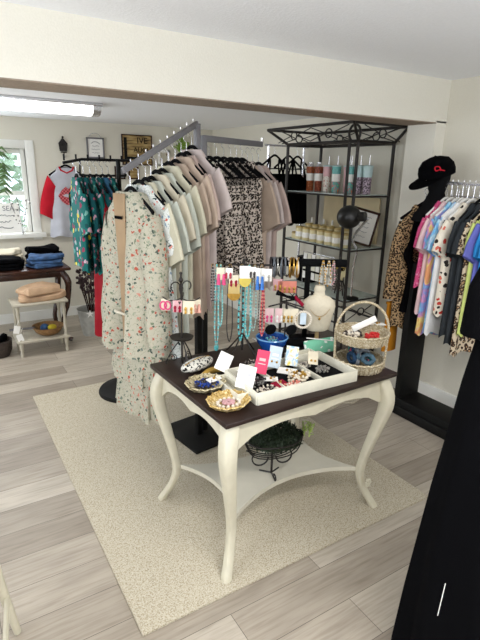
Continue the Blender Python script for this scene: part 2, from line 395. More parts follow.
# lower shelf with four concave sides
cs = [(.07, .07), (TW-.07, .07), (TW-.07, TD-.07), (.07, TD-.07)]; poly = []
for i in range(4):
    a, b = Vector(cs[i]), Vector(cs[(i+1) % 4]); inn = Vector((-(b-a).y, (b-a).x)).normalized()
    dep = .15 if i % 2 == 0 else .11
    for k in range(16):
        t = k/16; poly.append(tuple(a+(b-a)*t + inn*dep*(math.sin(t*PI)**.75)))
MB().prism(poly, .022, Matrix.Translation((0, 0, .205))).build('lower_shelf', M['shelfcream'], tbl)
m = MB()  # carved flower on the right leg
for k in range(6):
    a = k*PI/3; m.ball((TW-.06-.02+.018*math.cos(a)*.7, .045-.01, .165+.018*math.sin(a)), .009, 1)
m.ball((TW-.08, .033, .165), .008, 1).build('carved_flower', M['tablecream'], tbl)
SHZ = .227

# ------------------------------------------------------------------ hangers and garments
def hanger_proto(mat, w=.175):
    m = MB()
    m.tube(curve([(-w, 0, -.10), (-w*.6, 0, -.055), (-.03, 0, -.006), (0, 0, .003), (.03, 0, -.006), (w*.6, 0, -.055), (w, 0, -.10)], 4), .0095, 8, flat=.75)
    m.tube([(-w, 0, -.10), (-w*.5, 0, -.108), (w*.5, 0, -.108), (w, 0, -.10)], .005, 6)
    o = m.build('clothes_hanger', mat)
    MB().tube([(0, 0, 0), (0, 0, .05)] + [tuple(p) for p in arc((0, 0, .075), .018, -90, 160, 10, 'yz')], .0019, 6).build('hook', M['chrome'], o)
    return o
HP = hanger_proto(M['velvet']); used_h = [False]
WP = hanger_proto(M['white']); used_w = [False]
def hang(loc, ang, label, group, white=False, sc=1):
    P, u = (WP, used_w) if white else (HP, used_h)
    if u[0]: o = copy_tree(P)
    else: o = P; u[0] = True
    o.location = loc; o.rotation_euler = (0, 0, ang); o.scale = (sc, sc, sc); tag(o, label, 'hanger', group); return o
NSEG = 44
def garment(name, label, cat, mat, loc, ang, L=.65, sw=.2, hw=.22, th=.022, slv='short', group=None, seed=0, neck=.075, smat=None,
            flare=None, fold=.35, wave=.5, sl=None, sr=.08, hem=0, straps=False, nz=18):
    rnd = random.Random(seed*13+5); ph = [rnd.uniform(0, 6.28) for _ in range(5)]
    m = MB(); bm = m.bm; rings = []
    prof = [(neck, th*1.0, -.012), (neck*1.2, th*1.1, -.026), (sw*.62, th*1.15, -.062), (sw*.88, th*1.1, -.098), (sw*1.0, th*1.05, -.15), (sw*.93, th*1.1, -.25)]
    if straps: prof = [(sw*.78, th*.9, -.15), (sw*.8, th, -.18)]
    z0 = prof[-1][2]; a0 = prof[-1][0]
    for i in range(1, nz+1):
        u = i/nz; prof.append((a0+(hw-a0)*u**1.15, th*(1.1+.45*u), z0-(L+z0)*u))
    for i, (a, b, z) in enumerate(prof):
        u = min(1, max(0, (-z-.08)/(L))); q = []
        for k in range(NSEG):
            t = 2*PI*k/NSEG; ca, sa = math.cos(t), math.sin(t)
            f = fold*u*(math.sin(5*t+ph[0]+u*1.2)*.5+math.sin(9*t+ph[1])*.35+math.sin(3*t+ph[2])*.3)
            x = a*math.copysign(abs(ca)**.8, ca)*(1+.05*u*math.sin(4*t+ph[3])); y = b*math.copysign(abs(sa)**.75, sa)*(1+f) + b*wave*u*math.sin(x*26+ph[4]+u)
            zz = z + (.012*math.sin(6*t+ph[1])*(1 if i == len(prof)-1 else 0)) + hem*x*(u if u > .5 else 0)
            if i == 0: zz -= (.03 if sa < 0 else .0)*(1-abs(ca)**2)
            q.append(bm.verts.new((x, y, zz)))
        rings.append(q)
    for a, b in zip(rings, rings[1:]):
        for k in range(NSEG): bm.faces.new((a[k], a[(k+1) % NSEG], b[(k+1) % NSEG], b[k]))
    o = m.build(name, mat); o.location = loc; o.rotation_euler = (0, 0, ang); tag(o, label, cat, group)
    if straps:
        for sx in (-1, 1):
            MB().tube(curve([(sx*sw*.55, th, -.17), (sx*sw*.42, th*.7, -.08), (sx*sw*.36, 0, -.022), (sx*sw*.42, -th*.7, -.08), (sx*sw*.55, -th, -.17)], 4), .009, 6, flat=.5).build('strap', mat, o)
    if slv and not straps:
        sl_ = sl or {'short': .17, 'long': .5, 'wide': .22}[slv]; w2 = sr*(1.0 if slv == 'wide' else .78 if slv == 'short' else .8)
        for sx in (-1, 1):
            m = MB(); bm = m.bm; rings = []; nr = 9; jr = rnd.uniform(-.02, .02)
            for i in range(nr+1):
                u = i/nr
                cx = sw*.82+(sl_*(.30 if slv != 'long' else .07))*math.sin(u*PI*.42)+jr*u; cz = -.175-sl_*.97*u; ang_ = R(58-30*min(1, u*1.4)) if slv != 'long' else R(62-58*min(1, u*3))
                r = sr*1.02+(w2-sr)*u; ux, uz = math.cos(ang_), math.sin(ang_)
                if u > .93: r *= 1.04
                q = []
                for k in range(18):
                    t = 2*PI*k/18; ca, sa = math.cos(t), math.sin(t)
                    b = th*1.02*(1+.25*math.sin(3*t+ph[0])*u + .15*math.sin(u*11+ph[2]))
                    q.append(bm.verts.new((sx*(cx+r*ca*ux), b*math.copysign(abs(sa)**.8, sa), cz+r*ca*uz)))
                rings.append(q)
            for a, b in zip(rings, rings[1:]):
                for k in range(18): bm.faces.new((a[k], a[(k+1) % 18], b[(k+1) % 18], b[k]))
            m.build('sleeve', smat or mat, o)
    return o

# garment cloths
M['mauve'] = cloth('mauve_beige_cotton', 'B3A090'); M['mauve2'] = cloth('dusty_pink_cotton', 'B5A199'); M['pinkgrey'] = cloth('pale_lilac_beige_cotton', 'BDB0AC')
M['cream'] = cloth('cream_cotton', 'BDB8A3'); M['sage'] = cloth('pale_mint_cotton', 'B9BDB2'); M['cream2'] = cloth('oat_cotton', 'BFB6A2')
M['floral'] = printed('cream_floral_print', 'AEA998', ['A9503F', '4A554C', 'B4AD9B', '6F7A64', '8F9581', 'B97C6C', '4A554E', 'B4AD9B', '69746A'], 52, .36, '8C907E')
M['floral2'] = printed('white_floral_print', 'CDD0CC', ['C05A4A', '2F3F3F', 'CDD0CC', '7C93A8', 'CDD0CC', 'C98478', '3D4E4A', 'CDD0CC'], 50, .36, '8A928A')
M['teal'] = printed('teal_floral_print', '14625F', ['B8506A', '14625F', 'C9A7B5', '14625F', '8C3B55', '0E4548', '6FA39A'], 32, .42)
M['tealyel'] = printed('teal_and_yellow_print', '14625F', ['D9C545', '14625F', 'C9A7B5', '14625F', '8C3B55', '0E4548', '6FA39A'], 27, .45)
M['tealdark'] = printed('dark_teal_print', '0F4C50', ['A84C64', '0F4C50', '2E8C84', '0F4C50', 'C08C9C'], 40, .42)
M['bluecloth'] = cloth('slate_blue_cotton', '35607F'); M['red'] = cloth('deep_red_cotton', '8E1420'); M['raglanred'] = cloth('raglan_red', 'B81C2C'); M['heather'] = cloth('heather_grey_cotton', 'B9BAC2')
M['leop'] = leopard('grey_leopard_print', 'C9BDB2', '16120F', '6E5E52', 80, .014); M['leopbrown'] = leopard('brown_leopard_print', 'A98C68', '15100C', '5C4329', 80, .014)

M['blush0'] = cloth('tan_lining', '9C8468'); M['offwhite0'] = cloth('ivory_lace', 'DDD6C4')
ANG = R(101)
A0, A1 = Vector((1.23, 2.485, 1.875)), Vector((.80, 2.295, 1.655))
rk = thing('garment_rack', 'grey steel two-armed garment rack with a black square base behind the cream table', 'rack', (1.25, 2.52, 0), R(8))
MB().box((0, 0, .02), (.27, .40, .016), bev=.004).box((0, 0, .006), (.25, .38, .012)).build('base_plate', M['black'], rk)
inv = Matrix.Rotation(-R(8), 4, 'Z') @ Matrix.Translation((-1.25, -2.52, 0))
def loc_(p): return inv @ Vector(p)
ps = [(1.26, 2.50, 1.885), (1.315, 2.53, 1.83)]
for p, h in zip(ps, (1.885, 1.83)):
    q = loc_((p[0], p[1], 0)); MB().box((q.x, q.y, 1.1/2+.02), (.034, .034, 1.1), bev=.003).build('lower_post', M['black'], rk)
    MB().box((q.x, q.y, (1.1+h)/2), (.030, .030, h-1.1), bev=.003).build('upper_post', M['grey'], rk)
def barbox(p, q, w, h):
    p, q = loc_(p), loc_(q); d = q-p; m = MB(); X = d.normalized(); Yv = Vector((0, 0, 1)).cross(X).normalized(); Z = X.cross(Yv)
    T = Matrix(((X.x, Yv.x, Z.x, (p.x+q.x)/2), (X.y, Yv.y, Z.y, (p.y+q.y)/2), (X.z, Yv.z, Z.z, (p.z+q.z)/2), (0, 0, 0, 1)))
    m.box((0, 0, 0), (d.length, w, h), m=T, bev=.002); return m
barbox((1.262, 2.50, 1.885), tuple(A0.lerp(A1, 1.07)), .018, .028).build('sloped_arm', M['grey'], rk)
B0, B1 = Vector((1.315, 2.53, 1.815)), Vector((1.87, 2.78, 1.815))
barbox(tuple(B0), tuple(B1), .018, .034).build('level_arm', M['grey'], rk)
for i in range(10):
    p = loc_(A0.lerp(A1, i/9.3)+Vector((0, 0, .018))); MB().tube([p, p+Vector((0, 0, .012))], .003, 6).build('stop_peg', M['chrome'], rk)
q = loc_(B1+Vector((0, 0, .025))); MB().box(q, (.01, .018, .03)).build('stop_peg', M['chrome'], rk)

row1 = [(.03, 'pinkgrey', .60, 'pale pinkish shirt hanging closest to the grey post on the sloped arm'),
        (.12, 'mauve2', .62, 'dusty pink loose shirt, second from the grey post on the sloped arm'),
        (.21, 'mauve', .62, 'tan beige loose shirt, third from the grey post on the sloped arm'),
        (.31, 'mauve', .60, 'tan beige shirt between the dusty shirts and the cream shirts on the sloped arm'),
        (.42, 'cream', .58, 'cream shirt with the broad folded sleeve, first of the cream ones from the grey post'),
        (.52, 'sage', .62, 'pale mint shirt, second of the pale ones from the grey post'),
        (.61, 'cream2', .60, 'oat coloured shirt in the middle of the sloped arm'),
        (.69, 'sage', .62, 'pale mint shirt on the outer half of the sloped arm'),
        (.77, 'cream', .56, 'cream shirt hanging just behind the floral garments on the sloped arm')]
for i, (t, mt, L, lab) in enumerate(row1):
    p = A0.lerp(A1, t); p.z -= .105+.012*(i % 2)
    a = ANG+R(random.uniform(-4, 4))
    hang(p, a, 'black hanger of the '+lab.split(',')[0].split(' hanging')[0].split(' in the')[0].split(' on the')[0].split(' between')[0]+', number '*0+[', closest to the grey post', ', second from the grey post', ', third from the grey post', ', fourth from the grey post', ', fifth from the grey post', ', sixth from the grey post', ', seventh from the grey post', ', eighth from the grey post', ', next to the floral dresses'][i], 'black hangers on the sloped arm')
    garment('shirt', lab, 'shirt', M[mt], p, a, L+.20, .20, .20, .019, 'wide', 'loose shirts on the sloped arm', i, sl=.17+.025*(i % 3), sr=.088)
p = A0.lerp(A1, .87); p.z -= .095; a = ANG+R(8)
hang(p, a, 'black velvet hanger holding the white floral dress', 'black hangers on the sloped arm')
garment('dress', 'white floral dress hanging just behind the long cream floral one', 'dress', M['floral2'], p, a, .95, .20, .27, .024, 'short', None, 31, fold=.5)
p = A0.lerp(A1, .985); p.z -= .10; a = ANG+R(3)
hang(p, a, 'black velvet hanger at the outer end of the sloped arm holding the long floral dress', None)
dr = garment('dress', 'long cream floral duster dress at the outer end of the sloped arm', 'dress', M['floral'], p, a, .80, .185, .22, .055, 'long', None, 32, fold=.5, sl=.58, sr=.075)
# lower tiers of the dress
def tier(parent, a0, a1, b0, b1, z0, z1, mat, nm, seed=0):
    m = MB(); bm = m.bm; rings = []
    for i in range(9):
        u = i/8; q = []
        for k in range(64):
            t = 2*PI*k/64; ca, sa = math.cos(t), math.sin(t); f = 1+(.03+.12*u)*math.sin(13*t+seed)+.06*u*math.sin(7*t+seed)
            q.append(bm.verts.new(((a0+(a1-a0)*u)*ca*f, (b0+(b1-b0)*u)*sa*f, z0+(z1-z0)*u+(.012*math.sin(9*t+seed) if i == 8 else 0))))
        rings.append(q)
    for a, b in zip(rings, rings[1:]):
        for k in range(64): bm.faces.new((a[k], a[(k+1) % 64], b[(k+1) % 64], b[k]))
    return m.build(nm, mat, parent)
tier(dr, .205, .225, .045, .06, -.76, -.98, M['floral'], 'skirt_tier', 1)
tier(dr, .18, .20, .045, .06, -.95, -1.16, M['floral'], 'skirt_tier', 4)
m = MB().tube(curve([(-.05, -.045, -.02), (-.03, -.052, -.14), (.0, -.056, -.24)], 5), .006, 6).tube(curve([(.05, -.045, -.02), (.03, -.052, -.14), (.0, -.056, -.24)], 5), .006, 6); m.build('collar_edge', M['cream2'], dr)
for sy in (-1, 1):
    MB().prism([(-.05, -.02), (.05, -.02), (.028, -.42), (.022, -.74), (-.022, -.74), (-.028, -.42)], .003, Matrix(((1, 0, 0, 0), (0, 0, -1, sy*.067), (0, 1, 0, 0), (0, 0, 0, 1)))).build('inner_panel', M['blush0'], dr)
    m = MB()
    for k in range(14): m.ball((-.07+.14*k/13, sy*.078, -.60), .007, 1)
    m.build('lace_trim', M['offwhite0'], dr)
MB().box((0, .075, -.13), (.06, .004, .014)).build('size_label', M['blackcloth'], dr)

d2 = (B1-B0).normalized()
lp = [.03, .10, .17, .24, .30, .36]
for i, s in enumerate(lp):
    p = B0+d2*(s+.02); p.z -= .10
    a2 = R(108)+R(6*math.sin(i*2)); hang(p, a2, 'black hanger holding a leopard blouse, '+['nearest the second grey post', 'second from the second grey post', 'third from the second grey post', 'fourth from the second grey post', 'fifth from the second grey post', 'touching the pink shirts'][i], 'black hangers on the level arm')
    garment('blouse', ['grey leopard print blouse, nearest the second grey post', 'grey leopard print blouse, second from the second grey post', 'grey leopard print blouse with pale neckline in the middle of the row', 'grey leopard print blouse, fourth from the second grey post', 'grey leopard print blouse, fifth from the second grey post', 'grey leopard print blouse touching the pink shirts'][i], 'blouse', M['leop'], p, a2, .66, .17, .19, .024, None, 'leopard blouses on the level arm', 50+i, straps=(i < 5), neck=.09, fold=.6)
for i, s in enumerate((.43, .49, .56)):
    p = B0+d2*(s+.01); p.z -= .12
    hang(p, ANG, 'black hanger holding the '+['dusty pink shirt next to the leopard blouses', 'pale pink shirt in the middle of the level arm', 'dusty pink shirt at the end of the level arm'][i], 'black hangers on the level arm')
    garment('shirt', ['dusty pink shirt hanging right after the leopard blouses', 'pale pink shirt in the middle of the three on the level arm', 'dusty pink shirt at the outer end of the level arm'][i], 'shirt', M[['mauve', 'pinkgrey', 'mauve2'][i]], p, ANG, .78, .20, .20, .021, 'wide', 'pink shirts on the level arm', 70+i, sl=.22)

# ------------------------------------------------------------------ far round rack with teal garments
rr_ = thing('garment_rack', 'black garment rack with a round base behind the floral dress', 'rack', (1.1, 3.36, 0))
MB().lathe((0, 0, .012), [(.228, 0), (.23, .012), (.222, .028), (.18, .036), (.02, .042)], 40).build('round_base', M['black'], rr_)
MB().tube([(0, 0, .03), (0, 0, 1.70)], .015, 10).build('pole', M['black'], rr_)
MB().tube([(-.36, 0, 1.675), (-.24, 0, 1.70), (.08, 0, 1.70)], .009, 8).tube([(-.25, .03, 1.60), (.06, .03, 1.60)], .007, 8).tube([(.06, 0, 1.7), (.06, .03, 1.6)], .006).tube([(-.25, 0, 1.7), (-.25, .03, 1.6)], .006).build('arm', M['black'], rr_)
for i in range(6): MB().tube([(-.35+i*.075, 0, 1.69), (-.35+i*.075, 0, 1.73)], .006, 6).build('peg', M['black'], rr_)
tl = [(.82, 'tealyel', .60, 'teal floral blouse with yellow patches at the left end of the round rack'), (.865, 'tealdark', .60, 'dark teal print blouse, second on the round rack'), (.91, 'teal', .62, 'teal floral blouse in the middle of the round rack'),
      (.95, 'tealdark', .60, 'dark teal print blouse beside the blue shirts on the round rack'), (.99, 'bluecloth', .5, 'plain slate blue shirt on the round rack'), (1.03, 'teal', .5, 'teal floral shirt between the two blue shirts')]
for i, (x, mt, L, lab) in enumerate(tl):
    p = Vector((x, 3.36, 1.60)); a = R(88+i*2)
    hang(p, a, 'black hanger holding the '+lab.replace(' with yellow patches', ''), 'black hangers on the round rack')
    garment('blouse', lab, 'blouse', M[mt], p, a, L, .19, .22, .024, 'short', 'garments on the round rack', 90+i, sl=.2)
p = Vector((.935, 3.27, 1.50))
hang(p, R(105), 'black hanger holding the long red dress', 'black hangers on the round rack')
garment('dress', 'long deep red dress hanging behind the floral dress', 'dress', M['red'], p, R(88), 1.0, .17, .2, .028, 'long', None, 99, sl=.55)

# ------------------------------------------------------------------ far wall: red shirt, signs, ornament
t = thing('wall_ornament', 'small dark carved birdhouse-shaped ornament on the far wall above the red-sleeved shirt', 'wall ornament', (1.26, YF-.012, 1.86))
m = MB().prism([(-.035, -.05), (.035, -.05), (.045, .03), (0, .085), (-.045, .03)], .022, Matrix(((1, 0, 0, 0), (0, 0, -1, .01), (0, 1, 0, 0), (0, 0, 0, 1))))
m.box((0, -.01, -.06), (.055, .03, .012)).ball((0, -.012, .09), .012, 1).build('body', M['bronze'], t)
MB().tube([(0, -.01, -.06), (0, -.02, -.11)], .006).tube(arc((0, -.02, -.10), .018, 180, 360, 8, 'yz'), .004).build('hook', M['bronze'], t)
MB().tube(arc((0, -.014, .02), .012, 0, 360, 10), .003, 5, flat=1).build('ring', M['black'], t)
p = Vector((1.26, YF-.05, 1.665))
hang(p, R(0), 'black hanger holding the red and grey shirt on the far wall', None)
sh = garment('shirt', 'grey baseball shirt with red sleeves and a red lips print on the far wall', 'shirt', M['heather'], p, 0, .74, .18, .21, .028, 'short', None, 5, smat=M['raglanred'], sl=.36, sr=.085, fold=.3)
def lips(parent, w, h, y, z, mat, mat2):
    up = [(-.5, 0), (-.32, .3), (-.12, .5), (0, .36), (.12, .5), (.32, .3), (.5, 0)]; lo = [(.34, -.3), (.12, -.5), (-.12, -.5), (-.34, -.3)]
    T = Matrix(((w, 0, 0, 0), (0, 0, -1, y), (0, h, 0, z), (0, 0, 0, 1)))
    MB().prism(up+lo, .003, T).build('lips_print', mat, parent, False)
    MB().prism([(-.3, .02), (-.1, .12), (0, .06), (.1, .12), (.3, .02), (.1, -.08), (-.1, -.08)], .003, Matrix.Translation((0, -.003, 0)) @ T).build('lips_gap', mat2, parent, False)
m_, nt, b = new_mat('red_plaid_print'); ck = N(nt, 'ShaderNodeTexChecker'); ck.inputs['Scale'].default_value = 55; nt.links.new(coords(nt), ck.inputs[0])
ck.inputs['Color1'].default_value = lin('8E1522'); ck.inputs['Color2'].default_value = lin('C9646A'); nt.links.new(ck.outputs[0], b.inputs['Base Color']); M['plaid'] = m_
lips(sh, .22, .19, -.046, -.31, M['plaid'], M['heather'])
MB().tube([(x*.8, -.03+.0*x, z) for x, z in ((-.095, -.012), (-.07, -.05), (0, -.075), (.07, -.05), (.095, -.012))], .009, 6).build('neck_band', M['raglanred'], sh)

def scribble(parent, w, rows, z0, dz, y, mat, seed=1, x0=0, r=.0016):
    rnd = random.Random(seed)
    for k in range(rows):
        L = w*rnd.uniform(.6, 1); n = 14
        MB().tube([(x0-L/2+L*i/n, y, z0-dz*k+rnd.uniform(-1, 1)*dz*.16) for i in range(n+1)], r, 4).build('faint_writing', mat, parent)
def frame(name, label, cat, c, w, h, fm, pm, fw=.016, rz=0, dep=.02):
    t = thing(name, label, cat, c, rz)
    m = MB()
    for q in ((-w/2+fw/2, 0, fw, h), (w/2-fw/2, 0, fw, h), (0, h/2-fw/2, w, fw), (0, -h/2+fw/2, w, fw)): m.box((q[0], 0, q[1]), (q[2], dep, q[3]), bev=.002)
    m.build('frame', fm, t)
    MB().box((0, .003, 0), (w-fw, .008, h-fw)).build('panel', pm, t, False); return t
RX = Matrix.Rotation(R(90), 4, 'X')
t = frame('framed_sign', 'grey framed white sign hanging from a wire on the far wall', 'sign', (1.60, YF-.02, 1.855), .19, .215, M['grey'], M['white'])
MB().tube(curve([(-.07, 0, .105), (-.04, 0, .14), (0, 0, .15), (.04, 0, .14), (.07, 0, .105)], 4), .003).build('hanging_wire', M['chrome'], t)
MB().tube(curve([(-.045, -.006, .045), (-.02, -.006, .062), (.02, -.006, .06), (.05, -.006, .04)], 4), .003, 5).build('arched_line', M['grey'], t); scribble(t, .11, 3, .02, .035, -.006, M['grey'], 3)
m_, nt, b = new_mat('sign_boards'); wv = N(nt, 'ShaderNodeTexNoise'); wv.inputs['Scale'].default_value = 6; nt.links.new(coords(nt, (1, 1, 7)), wv.inputs[0]); nt.links.new(ramp(nt, wv.outputs[0], [(.3, '3F2F1E'), (.5, 'A08450'), (.75, 'C9B27C')]), b.inputs['Base Color']); M['signboard'] = m_
t = frame('wooden_sign', 'rustic wooden sign with dark LIVE LAUGH lettering on the far wall', 'sign', (2.075, YF-.02, 1.85), .36, .33, M['oldwood'], M['signboard'], .012)
text('big_letter', 'L', .36, M['black'], t, Matrix.Translation((-.095, -.008, 0)) @ RX @ Matrix.Diagonal((1.0, .95, 1, 1)))
for s, z in (('IVE', .10), ('AUGH', .0), ('OVE', -.1)): text('lettering', s, .095 if s != 'AUGH' else .075, M['black'], t, Matrix.Translation((.06, -.008, z)) @ RX)
t = frame('picture_frame', 'small white framed picture on the far wall right of the wooden sign', 'picture', (2.40, YF-.02, 1.77), .15, .19, M['white'], printed('picture_print', 'BEB7A6', ['2E2A24', 'BEB7A6', '7A6650'], 30, .5), .03)
t = thing('wall_plant', 'small green plant on the far wall right of the wooden sign', 'plant', (2.62, YF-.03, 1.93))
m = MB(); random.seed(4)
for k in range(60):
    a = random.uniform(0, 6.28); r = random.uniform(.01, .09); m.box((r*math.cos(a), -.03*random.random(), r*math.sin(a)), (.045, .004, .014), rx=0, ry=a)
m.build('leaves', plain('fresh_green_leaf', '7FA03C', .6, 0, .3, 20), t, False)
MB().lathe((0, 0, -.11), [(.02, 0), (.03, .05)], 12).build('pot', M['trim'], t)
for k, (x, lab) in enumerate(((1.86, 'small dark framed photo behind the round rack, left one'), (2.02, 'small dark framed photo behind the round rack, right one'))):
    frame('picture_frame', lab, 'picture', (x, YF-.02, 1.60), .12, .14, M['oldwood'], M['signboard'] if k else M['grey'], .014)

# window plants and sign
t = thing('hanging_plant', 'green leafy plant hanging in the far window', 'plant', (.58, YF-.12, 1.80))
m = MB(); random.seed(5)
for k in range(46):
    a = random.uniform(-.9, .9)+PI/2*random.choice((-1, 1))*0; z = random.uniform(-.42, 0); L = random.uniform(.07, .12); d = random.choice((-1, 1))
    p0 = Vector((0, 0, z)); p1 = Vector((d*L*.7, random.uniform(-.05, .05), z+.03)); p2 = Vector((d*L*1.2, random.uniform(-.05, .05), z-.03))
    m.tube([p0, p1, p2], [.004, .013, .002], 5, flat=.4)
m.build('leaves', plain('hanging_leaf_green', '48652F', .5, 0, .3, 20), t); MB().tube([(0, 0, 0), (0, 0, .30)], .002).build('cord', M['white'], t)
t = thing('window_sign', 'white board sign with grey lettering leaning on the far window sill', 'sign', (.58, YF-.07, .985))
MB().box((0, 0, .15), (.36, .014, .30), rx=R(-6)).build('board', M['white'], t)
text('lettering', 'SEA', .07, M['grey'], t, Matrix.Translation((.07, -.036, .25)) @ Matrix.Rotation(R(84), 4, 'X')); scribble(t, .28, 3, .18, .06, -.03, M['grey'], 5, 0, .0035)
t = thing('cotton_branch', 'cotton branch with dark bolls standing in the far window', 'branch', (.77, YF-.07, .965))
st = [curve([(0, 0, 0), (dx*.4, 0, .15), (dx, 0, .36)], 4) for dx in (-.10, -.02, .07)]
m = MB()
for q in st: m.tube(q, .003, 5)
m.build('stem', M['oldwood'], t); m = MB(); mk = MB(); random.seed(8)
for q in st:
    for k in range(3, len(q), 1):
        c = q[k]+Vector((random.uniform(-.03, .03), 0, random.uniform(-.01, .02))); m.ball(c, .014, 1); mk.ball(c+Vector((.008, -.008, -.008)), .008, 1)
tag(m.build('cotton', M['white'], t), kind='stuff'); tag(mk.build('bolls', M['oldwood'], t), kind='stuff')
MB().lathe((0, 0, 0), [(.025, 0), (.03, .06), (.018, .1), (.02, .12)], 14).build('vase', M['glassp'], t)

# ------------------------------------------------------------------ left back: dark table, bench, pots
t = thing('side_table', 'antique dark wooden table with carved edge under the far window', 'table', (.36, 4.96, 0))
MB().box((0, 0, .735), (1.34, .56, .03), bev=.012).build('tabletop', M['oldwood'], t)
MB().box((0, 0, .69), (1.24, .46, .06), bev=.01).box((0, -.232, .665), (1.20, .012, .012), bev=.003).build('apron', M['oldwood'], t)
for sx in (-1, 1):
    for sy in (-1, 1):
        MB().tube(curve([(sx*.59, sy*.2, .70), (sx*.64, sy*.23, .60), (sx*.62, sy*.21, .4), (sx*.57, sy*.19, .18), (sx*.60, sy*.21, .05), (sx*.64, sy*.23, .022)], 5), [.035]*6+[.03]*6+[.022]*14, 8).build('leg', M['oldwood'], t)
def folded(name, label, cat, mat, c, w, d, h, rz=0, seed=0, layers=3, group=None):
    rnd = random.Random(seed); m = MB(); bm = m.bm
    for l in range(layers):
        z0 = h*l/layers; hh = h/layers*.96; rings = []
        pr = [(0, 0), (.90, 0), (1, .25), (1.0, .75), (.9, 1), (.45, 1.03), (0, 1.05)]
        p1, p2 = rnd.uniform(0, 6), rnd.uniform(0, 6)
        for r, z in pr:
            q = []
            for k in range(28):
                a = 2*PI*k/28; ca, sa = math.cos(a), math.sin(a); rr = 1+.08*math.sin(3*a+p1)+.07*math.sin(5*a+p2)+.03*math.sin(9*a+p1)
                q.append(bm.verts.new((w/2*math.copysign(abs(ca)**.6, ca)*r*rr*(1-.04*l), d/2*math.copysign(abs(sa)**.6, sa)*r*rr, z0+hh*z*(1+.30*math.sin(2*a+p2)*r*(z > .5)+.12*math.sin(5*a+p1)*r*(z > .5)))))
            rings.append(q)
        for a, b in zip(rings, rings[1:]):
            for k in range(28): bm.faces.new((a[k], a[(k+1) % 28], b[(k+1) % 28], b[k]))
    bmesh.ops.remove_doubles(bm, verts=bm.verts, dist=1e-5)
    o = m.build(name, mat); o.location = c; o.rotation_euler = (0, 0, rz); return tag(o, label, cat, group)
M['denim'] = plain('blue_denim', '33527A', .9, 0, .5, 22); M['blush'] = cloth('tan_folded_cotton', 'C2A284', .16); M['offwhite'] = cloth('ivory_knit', 'DDD3BC')
folded('folded_jeans', 'folded faded blue jeans at the right front of the antique table', 'jeans', M['denim'], (.83, 4.83, .752), .32, .22, .11, .1, 1)
folded('folded_shirt', 'folded black shirts at the front of the antique table left of the jeans', 'shirt', M['blackcloth'], (.50, 4.84, .752), .28, .24, .10, -.1, 2)
folded('folded_shirt', 'folded black sweater at the back of the antique table below the red-sleeved shirt', 'sweater', M['blackcloth'], (.86, 5.09, .752), .34, .20, .15, 0, 3)
folded('folded_shirt', 'folded ivory knit behind the black shirts on the antique table', 'knitwear', M['offwhite'], (.52, 5.10, .752), .30, .22, .14, 0, 4)
folded('folded_shirt', 'folded white shirts at the left edge of the photo on the antique table', 'shirt', M['white'], (.22, 4.88, .752), .24, .26, .15, 0, 5)
fg = thing('torso_form', 'ivory armless torso form on the antique table under the red-sleeved shirt', 'mannequin', (1.0, 5.28, .752)) if False else None

M['greycream'] = plain('worn_greyish_cream_wood', 'B7B09F', .55, 0, .1, 18)
t = thing('plant_stool', 'cream two-tier wooden stool with turned legs in front of the antique table', 'stool', (.70, 4.62, 0))
MB().box((0, 0, .485), (.47, .30, .024), bev=.008).build('top', M['greycream'], t); MB().box((0, 0, .145), (.46, .29, .022), bev=.006).build('lower_shelf', M['greycream'], t)
tp = [(.013, 0), (.017, .03), (.012, .05), (.018, .08), (.02, .13), (.02, .16), (.013, .18), (.017, .24), (.011, .33), (.018, .40), (.014, .43), (.02, .47)]
for sx in (-1, 1):
    for sy in (-1, 1): MB().lathe((sx*.195, sy*.115, 0), tp, 12).build('leg', M['greycream'], t)
folded('folded_sweater', 'folded tan ruffled garment on top of the cream stool', 'sweater', M['blush'], (.72, 4.61, .497), .38, .24, .12, .1, 9, 2)
t = thing('wooden_bowl', 'woven brown bowl with a long handle on the lower shelf of the cream stool', 'bowl', (.76, 4.60, .157))
MB().open_lathe((0, 0, 0), [(0, .0), (.07, .002), (.11, .03), (.135, .075), (.14, .085), (.13, .08), (.10, .035), (.05, .015), (0, .013)], 26).build('bowl', plain('brown_rattan', '8A673F', .6, 0, .3, 40, .3), t)
MB().tube([(-.12, 0, .075), (-.22, -.01, .085), (-.33, -.02, .09)], [.012, .009, .012], 8).build('handle', M['grey'], t)
m = MB().ball((.03, -.03, .07), .035, 2, (1.2, .8, .8)); m.build('yellow_cloth', cloth('yellow_cloth', 'C9B63A'), t); MB().ball((-.03, .0, .065), .04, 2).build('grey_cloth', M['denim'], t)
for k, (x, z, lab) in enumerate(((.48, .30, 'white paper tag hanging from the left legs of the cream stool, upper one'), (.50, .22, 'white paper tag hanging from the left legs of the cream stool, lower one'))):
    t = thing('price_tag', lab, 'tag', (x, 4.49, z)); MB().box((0, 0, -.03), (.05, .003, .07), ry=R(15*(1-2*k))).build('card', M['white'], t); MB().tube([(0, 0, 0), (.03, .0, .06)], .0015, 4).build('string', M['white'], t)
t = thing('wire_basket', 'dark basket of black items on the floor left of the cream stool', 'basket', (.33, 4.66, 0))
MB().open_lathe((0, 0, 0), [(0, 0), (.09, 0), (.115, .06), (.12, .15), (.11, .15), (.10, .06), (.08, .012), (0, .012)], 20).build('basket', plain('dark_wicker', '3A302A', .8, 0, .4, 60, .5), t)
m = MB(); random.seed(2)
for k in range(9): m.ball((random.uniform(-.06, .06), random.uniform(-.06, .06), .14+random.uniform(0, .03)), .035, 1)
m.build('contents', M['blackcloth'], t)
t = thing('galvanised_pot', 'white galvanised pot of dark dried flowers beside the antique table', 'potted plant', (1.24, 4.88, 0))
MB().open_lathe((0, 0, 0), [(0, .0), (.10, 0), (.12, .12), (.14, .27), (.145, .275), (.135, .27), (.115, .12), (.09, .01), (0, .01)], 24).build('pot', plain('galvanised_white', 'BFC0BC', .5, .3, .15, 20), t)
